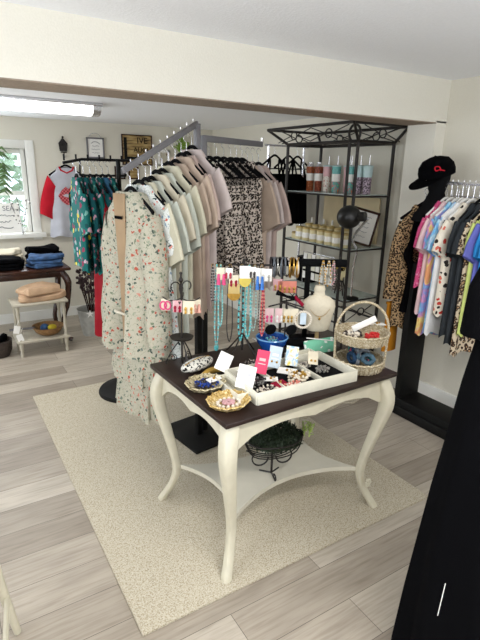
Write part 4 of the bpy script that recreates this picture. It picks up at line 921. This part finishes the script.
# woven gold trays
def octray(c, rz, label, matr, fill):
    t = thing('woven_dish', label, 'dish', c, rz)
    m = MB()
    n = 8*4; prof = [(0, 0, .0), (.062, 0, .0), (.075, .004, .3), (.100, .024, 1), (.105, .026, 1), (.100, .030, 1), (.074, .012, .3), (.060, .006, 0), (0, .005, 0)]
    rings = []
    for r, z, w in prof:
        q = []
        for k in range(n):
            a = 2*PI*k/n; oc = math.cos(PI/8)/math.cos((a % (PI/4))-PI/8); q.append(m.bm.verts.new((.92*r*oc*math.cos(a), .82*r*oc*math.sin(a), z+.003*w*(k % 2))))
        rings.append(q)
    for a, b in zip(rings, rings[1:]):
        for k in range(n): m.bm.faces.new((a[k], a[(k+1) % n], b[(k+1) % n], b[k]))
    bmesh.ops.remove_doubles(m.bm, verts=m.bm.verts, dist=1e-6)
    m.build('dish', matr, t)
    m = MB()
    for k in range(16):
        a = 2*PI*k/16; m.tube([(0.92*.078*math.cos(a), .82*.078*math.sin(a), .012), (0.92*.099*math.cos(a+.2), .82*.099*math.sin(a+.2), .033)], .003, 5)
    m.build('woven_rim', matr, t); return t
M['wovengold'] = printed('woven_gold_straw', 'C2A568', ['8F7038', 'DCC68F', 'B38F4C', 'E5D6AE'], 110, .5, rough=.55); M['wovenpale'] = printed('woven_pale_straw', 'BBAE8C', ['7E7051', 'DDD2B2', '5F563F', 'CDBF99'], 110, .5, rough=.6)
octray((.888, 1.50, Z), R(12), 'eight-sided golden woven dish with pink flower jewellery at the front corner of the table', M['wovengold'], 0)
octray((.885, 1.69, Z), R(20), 'eight-sided pale woven dish with cobalt blue beads behind the golden dish', M['wovenpale'], 0)
t = thing('flower_brooch', 'pink flower brooch with pearls lying in the golden dish', 'brooch', (.888, 1.50, Z+.008))
m = MB()
for k in range(6): a = k*PI/3; m.ball((.018*math.cos(a), .016*math.sin(a), .008), .013, 1, (1, 1, .5))
m.build('petals', M['pinkp'], t)
m = MB()
for k in range(14): a = k*.45+.2; m.ball((.046*math.cos(a), .036*math.sin(a), .005), .0085, 1)
m.build('pearls', M['pearl'], t)
pile('bead_strand', 'cobalt blue bead strands heaped in the pale woven dish', (.885, 1.69, Z+.007), .052, [M['cobalt'], M['cobalt'], M['darkbead']], 36, .007, .012, seed=8)
flatcard(214, 379, .79, .07, .03, M['white'], 'white tag lying on the cobalt beads', 15, .2)
# pouches
t = thing('zip_pouch', 'black and white patterned zip pouch lying behind the pale woven dish', 'pouch', (.945, 1.885, Z), R(20))
m = MB(); m.ball((0, 0, .028), .1, 3, (1.0, .42, .28)).build('pouch', printed('black_white_tribal', 'D9D6CC', ['12110F', 'D9D6CC', '12110F', '12110F'], 85, .45), t)
MB().tube([(-.08, 0, .046), (0, 0, .057), (.08, 0, .046)], .003).build('zip', M['gold'], t)
t = thing('scarf', 'rolled mustard yellow scarf in front of the patterned pouch', 'scarf', (1.0, 1.80, Z), R(15))
MB().tube(curve([(-.08, 0, .014), (-.03, .01, .02), (.03, -.004, .018), (.08, .006, .014)], 5), [.008]+[.015]*13+[.01, .008], 10).build('roll', plain('mustard_satin', 'B8923F', .5, 0, .15), t)
MB().tube([(.05, -.02, .005), (.11, -.03, .004)], .006, 6, flat=1.5).build('loose_end', plain('mustard_satin_end', 'C6A353', .5, 0, .1), t)

# ------------------------------------------------------------------ black scroll stands
def tripod(t, r, z=.14):
    for k in range(3):
        a = 2*PI*k/3+.5; c, s = math.cos(a), math.sin(a)
        MB().tube(curve([(0, 0, z), (r*.35*c, r*.35*s, z*.75), (r*.75*c, r*.75*s, z*.42), (r*c, r*s, .12*z), (r*.98*c, r*.98*s, .006)], 5), .0032, 6).build('leg', M['bronze'], t)
        MB().tube([Vector((r*.55*c, r*.55*s, z*.28)) + Vector((c*.02*math.cos(q)*(1-q/14), s*.02*math.cos(q)*(1-q/14), .02*math.sin(q)*(1-q/14))) for q in [x*.5 for x in range(22)]], .0022, 5).build('scroll', M['bronze'], t)
t = thing('earring_stand', 'black scrolled metal earring stand at the far left corner of the table', 'jewellery stand', (.905, 1.965, Z))
tripod(t, .075)
MB().tube([(0, 0, .01), (0, 0, .44)], .0048, 8).build('stem', M['bronze'], t)
MB().lathe((0, 0, .14), [(.018, -.012), (.05, -.003), (.055, .006), (.048, .006), (.01, .0)], 24).build('dish', M['bronze'], t)
MB().ball((0, 0, .445), .008, 1).lathe((0, 0, .40), [(.004, 0), (.012, .012), (.004, .03)], 10).build('finial', M['bronze'], t)
for sx in (-1, 1): MB().tube([(0, 0, .34)]+[Vector((sx*(.028+.022*math.cos(q)), 0, .385+.022*math.sin(q))) for q in [3.6+x*.42*-1 for x in range(12)]], .003, 6).build('scroll', M['bronze'], t)
uh = Vector((_rr.x, _rr.y, 0)).normalized()
arms = []
for k in range(4):
    a = math.atan2(uh.y, uh.x)+k*PI/2; c, s = math.cos(a), math.sin(a)
    MB().tube(curve([(0, 0, .33), (.03*c, .03*s, .318), (.065*c, .065*s, .322), (.085*c, .085*s, .335)], 4), .003, 6).build('arm', M['bronze'], t); arms.append((c, s))
def earcard(c, w, h, mat, label, kind, em, ang=None, extra=None):
    ang = math.atan2(uh.y, uh.x) if ang is None else ang
    t = thing('earring_card', label, 'earrings', c, ang)
    MB().box((0, 0, -h/2), (w, .002, h), bev=.0005).build('card', mat, t)
    if kind == 'hoop':
        for sx in (-1, 1): MB().tube(arc((sx*w*.25, -.004, -h*.55), h*.26, 0, 360, 16, 'xz', h*.34), .0036, 6).build('hoop', em, t)
    elif kind == 'tassel':
        for sx in (-1, 1):
            MB().tube([(sx*w*.28, -.005, -h*.5), (sx*w*.28, -.005, -h*1.35)], [.005, .010], 8).build('tassel', em, t)
    elif kind == 'drop':
        for sx in (-1, 1):
            MB().ball((sx*w*.25, -.005, -h*.6), .007, 1, (1, .5, 1.6)).ball((sx*w*.25, -.005, -h*.85), .006, 1, (1, .5, 1.6)).build('drop', em, t)
    elif kind == 'half':
        MB().prism([(w*.5*math.cos(PI+PI*k/12), .8*h*.5*math.sin(PI+PI*k/12)) for k in range(13)], .003, Matrix(((1.15, 0, 0, 0), (0, 0, -1, -.002), (0, 1.2, 0, -h*.7), (0, 0, 0, 1)))).build('half_disc', em, t)
    return t
base = Vector((.905, 1.965, Z))
d_ = .075
earcard(base+uh*-.072+Vector((0, 0, .325)), .040, .055, M['offwhite'], 'cream card with pink bead hoops on the left arm of the black stand', 'hoop', M['pinkbead'])
earcard(base+uh*-.03+Vector((.0, -.03, .325)), .042, .055, M['pinkp'], 'pale pink card with dark red beads beside the pink hoops on the black stand', 'drop', M['crimson'])
earcard(base+uh*.018+Vector((.0, -.035, .325)), .052, .062, M['offwhite'], 'blank cream card hanging in the middle of the black stand', 'drop', M['gold'])
earcard(base+uh*.072+Vector((0, 0, .325)), .034, .045, M['offwhite'], 'card with long coral teardrop earrings at the right arm of the black stand', 'tassel', plain('coral_lattice', 'D9A08F', .5, 0, .3, 90))

# necklace tree
NB = Vector((1.222, 1.94, Z))
t = thing('necklace_stand', 'tall black necklace stand in the middle back of the cream table', 'jewellery stand', NB)
for k in range(4):
    a = k*PI/2+.35; c, s = math.cos(a), math.sin(a); MB().tube(curve([(0, 0, .12), (.05*c, .05*s, .06), (.09*c, .09*s, .015), (.10*c, .10*s, .005)], 5), .004, 6).build('leg', M['bronze'], t)
MB().tube([(0, 0, .03), (0, 0, .49)], .006, 8).build('stem', M['bronze'], t)
MB().tube([tuple(uh*-.135+Vector((0, 0, .462))), tuple(uh*.125+Vector((0, 0, .462)))], .005, 8).build('crossbar', M['bronze'], t)
for k in range(7): o_ = uh*(-.13+k*.042); MB().tube([(o_.x, o_.y, .462), (o_.x+.012, o_.y-.02, .458), (o_.x+.014, o_.y-.024, .47)], .0028, 5).build('hook', M['bronze'], t)
fw = Vector((uh.y, -uh.x, 0))*1.0
fw = Vector((-_f.x, -_f.y, 0)).normalized()
def necklace(s, L, w, mats, r, label, pend=None, off=.02, n=None, z0=.462, o=None):
    top = (o or NB)+uh*(s if o else s*.85)+fw*off+Vector((0, 0, z0))
    t = thing('necklace', label, 'necklace', top)
    n = n or int(L/(r*1.5)); pts = []
    for sd in (-1, 1):
        for k in range(n):
            u = k/(n-1); x = sd*(w/2)*(math.sin(min(1, u*1.15)*PI*.5)**.7 if u < .75 else math.cos((u-.75)/.25*PI/2)**.6); pts.append(uh*x+fw*(.004*math.sin(u*9+sd))+Vector((0, 0, -L*u)))
    for j, mt in enumerate(mats): MB().beads(pts[j::len(mats)], r*(1 if j == 0 else .85)).build('bead_strand', mt, t)
    MB().tube(arc((0, 0, -.002), .008, 0, 360, 8), .0012, 4).build('clasp', M['gold'], t)
    if pend: MB().ball((0, 0, -L-.014), .017, 2, (.8, .4, 1.1)).build('pendant', pend, t)
necklace(-.150, .40, .018, [M['turq'], M['palet'], M['silverbead']], .0055, 'long turquoise necklace at the left end ending in a turquoise drop', M['turq'])
necklace(-.128, .30, .020, [M['palet'], M['turq']], .005, 'pale turquoise necklace beside the longest one on the left')
necklace(-.075, .38, .028, [M['darkbead']], .0035, 'thin dark bead necklace left of the pole of the necklace stand')
necklace(-.010, .37, .024, [M['turq'], M['darkbead'], M['turq']], .0065, 'thick turquoise and dark bead necklace in front of the stand pole')
necklace(.030, .36, .026, [M['turq'], M['palet']], .0065, 'thick turquoise necklace right of the stand pole')
necklace(.062, .32, .022, [M['silverbead'], M['palet']], .005, 'silver and pale bead necklace right of the thick turquoise ones')
necklace(.100, .33, .018, [M['silverbead'], M['darkbead']], .0045, 'silver chain necklace near the right end of the stand')
necklace(.112, .24, .018, [M['redbead'], M['coral']], .006, 'red and coral bead necklace at the right end of the stand', None, .03, z0=.36)
necklace(-.172, .18, .016, [M['darkbead'], M['silverbead']], .0045, 'striped black and silver bead strand at the far left of the stand')
for s, w, h, mt, kd, em, lab, dz in ((-.125, .045, .06, 'offwhite', 'tassel', 'pinkbead', 'cream card with hot pink tassel earrings on the necklace stand', .0), (-.085, .04, .05, 'white', 'drop', 'redbead', 'white card with red stone earrings on the necklace stand', -.002),
        (-.055, .045, .055, 'offwhite', 'drop', 'crimson', 'card with crimson stone earrings beside the pink tassels', -.035), (-.052, .055, .07, 'lidgold', 'half', 'gold', 'tan card with a golden half moon pair hanging low on the stand', -.075), (.008, .052, .085, 'white', 'half', 'yelliq', 'white card with pale yellow half discs at the middle of the stand', .01),
        (.050, .034, .05, 'white', 'drop', 'darkbead', 'white card with dark drops right of the yellow discs', .005), (.092, .04, .075, 'white', 'tassel', 'cobaltlight', 'white card with bright blue tassel earrings near the right of the stand', -.0), (.125, .055, .06, 'white', 'drop', 'silverbead', 'tilted white card at the right end of the necklace stand', -.002)):
    if em == 'cobaltlight' and em not in M: M[em] = plain('bright_blue_bead', '2A6FC0', .4, 0, .2, 60)
    earcard(NB+uh*s*.84+fw*(.045+.002*(kd == 'half'))+Vector((0, 0, .455+dz)), w, h, M[mt], lab, kd, M[em])

# T-bars
def tbar(c, L, h, label, side=1, r=.021, post=True):
    t = thing('bracelet_bar', label, 'jewellery stand', c)
    MB().tube([tuple(uh*(-L/2)+Vector((0, 0, h))), tuple(uh*(L/2)+Vector((0, 0, h)))], r, 14).build('bar', M['velvet'], t)
    MB().box((0, 0, h/2), (.026, .026, h), rz=math.atan2(uh.y, uh.x), bev=.002).build('post', M['velvet'], t)
    MB().box((0, 0, .009), (.16, .10, .018), rz=math.atan2(uh.y, uh.x), bev=.004).build('base', M['velvet'], t); return t
T1 = Vector((1.50, 2.0, Z)) - uh*.0
T1 = Pt(305, 330, 2, Z); T1 = Vector((1.655, 1.985, Z))
h1 = .43
tbar(T1+fw*0, .40, h1, 'black velvet bracelet bar behind the white bust holding bangles and necklaces')
def ring_(s, r, mat, label, tw=0, thick=.004, cat='bracelet', c=None, h=None, name='bangle'):
    c = (c or T1)+uh*s+Vector((0, 0, (h or h1)-r+.024)); t = MB(); X = fw; 
    t.tube([fw*(r*math.cos(a))*.9+Vector((0, 0, r*math.sin(a)))+uh*(tw*math.cos(a)) for a in [k*2*PI/22 for k in range(22)]], thick, 6, closed=True)
    o = t.build(name, mat); o.location = c; tag(o, label, cat, 'bangles on the velvet bar'); return o
M['greybangle'] = plain('grey_hair_tie', '6C7178', .7, 0, .25, 60)
for i, (s, mt, lab) in enumerate(((-.155, 'darkbead', 'black bangle at the far left of the velvet bar'), (-.145, 'greybangle', 'grey bangle, second from the left on the velvet bar'), (-.132, 'greybangle', 'grey bangle, third from the left on the velvet bar'), (-.120, 'silverbead', 'silver bangle, fourth from the left on the velvet bar'), (-.105, 'darkbead', 'black bangle, fifth from the left on the velvet bar'), (-.093, 'greybangle', 'grey bangle in the second grey cluster on the velvet bar'), (-.080, 'greybangle', 'grey bangle at the right of the grey cluster'), (-.068, 'leop', 'black and white bangle between the grey and gold ones'),
        (-.048, 'gold', 'gold bangle, first of the gold cluster'), (-.036, 'gold', 'gold bangle, second of the gold cluster'), (-.022, 'pearl', 'pearl bangle within the gold cluster'), (-.010, 'gold', 'gold bangle nearest the black post'))):
    ring_(s-.045, .046+.003*(i % 3), M[mt], lab, .012*math.sin(i*2.1), .005)
necklace(.075, .14, .03, [M['gold'], M['pearl']], .005, 'gold and pearl necklace looped over the velvet bar above the bust', None, .022, z0=h1+.012, o=T1)
necklace(.105, .13, .03, [M['pearl'], M['gold']], .006, 'pearl necklace looped over the velvet bar right of the gold one', None, .022, z0=h1+.012, o=T1)
necklace(.13, .12, .02, [M['pinkp'], M['silverbead']], .006, 'pink and silver necklace looped over the velvet bar', None, .022, z0=h1+.012, o=T1)
# coral cards in front of the bar and low earring stand
for i, (s, z, mt, lab) in enumerate(((-.135, .335, 'coral', 'coral earring card hanging under the grey bangles, left one'), (-.085, .335, 'coral', 'coral earring card hanging under the grey bangles, right one'), (-.16, .345, 'pinkp', 'pale pink earring card left of the coral cards'))):
    earcard(T1+uh*s+fw*.03+Vector((0, 0, z)), .05, .065, M[mt], lab, 'drop', M['gold'])
L1 = Vector((1.452, 1.895, Z))
t = thing('earring_stand', 'low black earring stand with pink and cream cards left of the bust', 'jewellery stand', L1)
MB().lathe((0, 0, 0), [(.04, 0), (.04, .006), (.008, .012)], 20).build('base', M['bronze'], t); MB().tube([(0, 0, .01), (0, 0, .275)], .004, 8).build('stem', M['bronze'], t)
MB().tube([tuple(uh*-.09+Vector((0, 0, .235))), tuple(Vector((0, 0, .26))), tuple(uh*.09+Vector((0, 0, .235)))], .004, 6).tube([tuple(fw*-.05+Vector((0, 0, .24))), tuple(Vector((0, 0, .26))), tuple(fw*.05+Vector((0, 0, .24)))], .004, 6).build('arms', M['bronze'], t)
for s, mt, em, lab in ((-.085, 'palepink', 'pinkbead', 'pale pink card with pink earrings at the left of the low stand'), (-.035, 'palepink', 'white', 'pale pink card in the middle left of the low stand'), (.0, 'offwhite', 'gold', 'cream card with curved gold earrings on the low stand'), (.038, 'offwhite', 'gold', 'cream card with gold hoops at the right of the low stand')):
    earcard(L1+uh*s+fw*.03+Vector((0, 0, .235)), .042, .075, M[mt], lab, 'drop', M[em])
for s, z, lab in ((-.075, .15, 'black velvet pouch hanging below the pink cards'), (.03, .15, 'black velvet pouch hanging below the cream cards')):
    o = MB().ball((0, 0, -.03), .035, 2, (1, .4, .8)).build('velvet_pouch', M['velvet']); o.location = L1+uh*s+fw*.02+Vector((0, 0, z)); tag(o, lab, 'pouch')
t = thing('bead_bracelet', 'pearl bead bracelet on a pale card hanging beside the white bust', 'bracelet', L1+uh*.085+fw*.035+Vector((0, 0, .19)))
MB().beads([uh*(.040*math.cos(a))+Vector((0, 0, .042*math.sin(a)-.01)) for a in [k*2*PI/24 for k in range(24)]], .0075).build('pearls', M['pearl'], t); MB().box((0, 0, 0), (.03, .003, .07), rz=math.atan2(uh.y, uh.x)).build('card', M['paleblue'], t)
t = thing('velvet_bow', 'black and crimson ribbon bow on top of the low earring stand', 'bow', L1+Vector((0, 0, .29)))
MB().tube([tuple(uh*-.05+Vector((0, 0, .02))), (0, 0, 0), tuple(uh*.04+Vector((0, 0, -.01)))], [.014, .006, .012], 8).build('ribbon', M['velvet'], t); MB().tube([tuple(uh*.04), tuple(uh*.085+Vector((0, 0, -.045)))], .009, 8).build('crimson_tail', M['crimson'], t)

# bust
BB = Vector((1.65, 1.875, Z))
t = thing('necklace_bust', 'white linen necklace bust on a wooden foot between the pearl bracelet and wicker basket', 'bust', BB, math.atan2(uh.y, uh.x))
MB().lathe((0, 0, 0), [(.05, 0), (.05, .008), (.012, .016), (.010, .09)], 22).build('foot', plain('light_wood_foot', 'B49A6C', .5, 0, .2, 20), t)
m = MB(); m.lathe((0, 0, .085), [(.045, .0), (.062, .012), (.070, .05), (.080, .10), (.088, .135), (.080, .165), (.055, .185), (.030, .195), (.025, .225), (.023, .232)], 30, 1.0, .5).build('torso', plain('ivory_linen', 'DDD3BD', .85, 0, .04, 80), t)
MB().lathe((0, 0, .30), [(.027, 0), (.030, .01), (.024, .03)], 20, 1, .7).build('neck_cap', M['offwhite'], t)
t = thing('necklace', 'fine gold chain with a small pendant around the white bust', 'necklace', BB, math.atan2(uh.y, uh.x))
MB().beads([Vector((x, -.047-.002*abs(x)*10+.12*abs(x)*.3, .175+2.2*x*x*10*.7)) for x in [(-.05+.1*k/24) for k in range(25)]], .0022).build('chain', M['gold'], t)
MB().ball((0, -.048, .163), .007, 1, (1, .5, 1.2)).build('pendant', M['gold'], t)
# patterned pouch below the bust
c = Pt(319, 342, 1, 1.77)
t = thing('zip_pouch', 'mint and white patterned flat pouch leaning behind the foot of the white bust', 'pouch', (1.59, 1.78, Z+.0375), math.atan2(uh.y, uh.x)+R(6))
MB().box((0, 0, 0), (.16, .02, .075), rx=R(-20), ry=R(-8), bev=.008).build('pouch', printed('mint_link_pattern', '7FC9A8', ['E9EFE6', '7FC9A8', 'E9EFE6'], 38, .38), t); MB().tube([(-.07, 0, .045), (.07, 0, .028)], .003).build('zip', M['white'], t)
# blue bowl
c = Vector((1.375, 1.90, Z))
t = thing('glass_bowl', 'cobalt blue glass bowl of bracelets under the necklaces', 'bowl', c)
mm = plain('cobalt_glass', '1D4FA0', .12, 0, .3, 30)
MB().open_lathe((0, 0, 0), [(0, 0), (.035, 0), (.05, .02), (.075, .06), (.082, .085), (.078, .085), (.07, .06), (.045, .022), (.03, .008), (0, .008)], 28).build('bowl', mm, t)
MB().tube([Vector((.08*math.cos(a), .08*math.sin(a), .086)) for a in [k*2*PI/28 for k in range(28)]], .004, 6, closed=True).build('rim', plain('pale_blue_glass', '6FA5D6', .15), t)
pile('jewelry_pile', 'blue and silver bracelets heaped in the cobalt bowl', c+Vector((0, 0, .05)), .045, [M['cobalt'], M['turq'], M['silverbead']], 30, .007, .02, seed=10)
pile('jewelry_pile', 'dark beads on the table around the foot of the necklace stand', (1.19, 1.81, Z), .05, [M['darkbead'], M['leop']], 30, .006, .008, seed=11)
o = MB().tube([tuple(uh*-.12), tuple(uh*.12)], .022, 12).build('velvet_roll', M['velvet']); o.location = (1.55, 1.90, Z+.024); tag(o, 'black velvet roll lying on the table left of the mint pouch', 'display roll')

# two tier wicker basket
WB = Vector((1.628, 1.535, Z))
M['wicker'] = printed('whitewashed_wicker', 'B3A58A', ['8B795A', 'CFC4A8', 'A39272', 'E0D8C2'], 130, .5, stretch=(1, 1, 2), rough=.7)
t = thing('wicker_basket', 'two-tier pale wicker basket with a tall hoop handle at the right end of the table', 'basket', WB)
for z0, r, hh in ((.0, .108, .05), (.135, .118, .05)):
    MB().open_lathe((0, 0, z0), [(0, .002), (r*.92, .002), (r, hh*.5), (r*1.04, hh), (r*1.01, hh), (r*.95, hh*.5), (r*.88, .010), (0, .010)], 36).build('tier', M['wicker'], t)
    MB().tube([Vector((r*1.04*math.cos(a), r*1.04*math.sin(a), z0+hh+.002*math.sin(a*24))) for a in [k*2*PI/72 for k in range(72)]], .0055, 6, closed=True).build('braided_rim', M['wicker'], t)
m = MB()
for k in range(36):
    a = 2*PI*k/36
    for z0, r in ((0, .108), (.135, .118)): m.tube([(r*.97*math.cos(a), r*.97*math.sin(a), z0+.004), (r*1.055*math.cos(a), r*1.055*math.sin(a), z0+.048)], .003, 5)
tag(m.build('stakes', M['wicker'], t), kind='stuff')
ua = uh
MB().tube([tuple(ua*(-.118)), tuple(ua*(-.124)+Vector((0, 0, .18)))]+[tuple(ua*(.124*math.cos(a))+Vector((0, 0, .18+.145*math.sin(a)))) for a in [PI-k*PI/14 for k in range(1, 14)]]+[tuple(ua*.124+Vector((0, 0, .18))), tuple(ua*.118)], .0058, 8).build('handle', M['wicker'], t)
pile('jewelry_pile', 'black and white beads in the upper basket tier', WB+Vector((-.03, .03, .147)), .05, [M['leop'], M['darkbead'], M['pearl']], 30, .009, .02, seed=14)
pile('jewelry_pile', 'red beads in the upper basket tier', WB+Vector((.03, -.04, .147)), .045, [plain('bright_red_bead', 'C22A2A', .4)], 33, .009, .02, seed=15)
flatcard(377, 324, .945, .075, .05, M['white'], 'white card with red lying in the upper basket tier', -30, -.1)
o = MB().box((0, 0, 0), (.12, .006, .03), ry=R(-28), bev=.002).build('paper_tag', M['white']); o.location = WB+Vector((.02, .01, .215)); o.rotation_euler = (0, 0, math.atan2(uh.y, uh.x)); tag(o, 'long white paper strip sticking up from the upper basket tier', 'tag')
m = thing('scarf_bundle', 'blue, grey and teal scrunchies filling the lower basket tier', 'scrunchies', WB+Vector((0, 0, .012)))
M['scr1'] = cloth('navy_velvet', '27405C', .3); M['scr2'] = cloth('grey_blue_velvet', '4B6575', .3)
random.seed(21)
for k in range(12):
    a = random.uniform(0, 6.28); r = random.uniform(.01, .065); cc = Vector((r*math.cos(a), r*math.sin(a), .03+random.uniform(0, .035)))
    ax = random.uniform(0, 3)
    MB().tube([cc+Vector((.024*math.cos(b_)*math.cos(ax), .024*math.cos(b_)*math.sin(ax), .02*math.sin(b_)))*(1+.1*(q % 2)) for q, b_ in enumerate([j*2*PI/14 for j in range(14)])], .010, 7, closed=True).build('scrunchie', [M['scr1'], M['tealdark'], M['greybangle'], M['scr2']][k % 4], m)
t = thing('woven_tray', 'pale woven oval tray lying behind the wicker basket', 'tray', (1.52, 1.86, Z)); 
bpy.data.objects.remove(t)

# plant in a scrolled wire stand on the lower shelf
PB = Vector((1.235, 1.665, SHZ))
t = thing('plant_basket', 'dark leafy plant in a black wire basket on the lower shelf of the cream table', 'potted plant', PB, math.atan2(uh.y, uh.x)+R(14))
m = MB()
for k in range(7):
    v = k/6; y = -.075+.15*v; m.tube(curve([(-.15, y*.2, .22), (-.11, y*.8, .15), (0, y*1.0, .115+.3*abs(y)), (.10, y*.8, .155), (.15, y*.2, .22)], 4), .003, 5)
m.tube(curve([(-.15, 0, .22), (-.08, -.075, .2), (.08, -.075, .2), (.15, 0, .22), (.08, .075, .2), (-.08, .075, .2)], 5, True), .004, 6, closed=True).build('wire_basket', M['bronze'], t)
m = MB().tube([(0, 0, .12), (0, 0, .07), (0, 0, .012)], .006, 8)
m.tube([(0, 0, .01)]+[(0, -.05+.018*math.cos(a), .018+.014*math.sin(a)) for a in [k*.5 for k in range(9)]], .004, 6).tube([(0, 0, .012), (.05, .04, .006)], .004, 6).tube([(0, 0, .012), (-.05, .04, .006)], .004, 6).tube([(0, 0, .012), (0, -.06, .006)], .004, 6)
m.build('foot', M['bronze'], t)
for sx in (-1, 1): MB().tube([Vector((sx*(.06+.04*math.cos(a)*(1+.0*a)), 0, .10+.04*math.sin(a))) for a in [PI+k*.35 for k in range(12)]]+[Vector((sx*.11, 0, .14)), Vector((sx*.13, 0, .15))], .004, 6).build('scroll', M['bronze'], t)
MB().tube([Vector((-.15, 0, .21)), Vector((-.21, 0, .20)), Vector((-.235, 0, .165)), Vector((-.21, 0, .14)), Vector((-.185, 0, .155)), Vector((-.19, 0, .17))], .004, 6).build('handle_scroll', M['bronze'], t)
random.seed(33)
m = MB()
for k in range(900):
    a, b_ = random.uniform(0, 6.28), random.uniform(-.35, 1); rr = random.uniform(.75, 1)
    x = .13*rr*math.cos(a)*math.sqrt(1-b_*b_*.9)+.015; y = .085*rr*math.sin(a)*math.sqrt(1-b_*b_*.9); z = .195+.085*b_*rr
    m.box((x, y, z), (.028, .005, .0015), rz=random.uniform(0, 6.28), ry=random.uniform(-1.3, 1.3))
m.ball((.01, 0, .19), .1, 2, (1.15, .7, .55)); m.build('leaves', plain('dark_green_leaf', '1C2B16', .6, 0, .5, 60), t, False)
m = MB()
for k in range(34):
    a = random.uniform(0, 6.28); m.box((.165+random.uniform(-.02, .03), random.uniform(-.03, .02), .235+random.uniform(-.02, .03)), (.03, .006, .0015), rz=a, ry=random.uniform(-1.2, 1.2))
m.build('pale_tip', plain('lime_leaf_tip', '9DB45A', .6, 0, .2, 60), t, False)
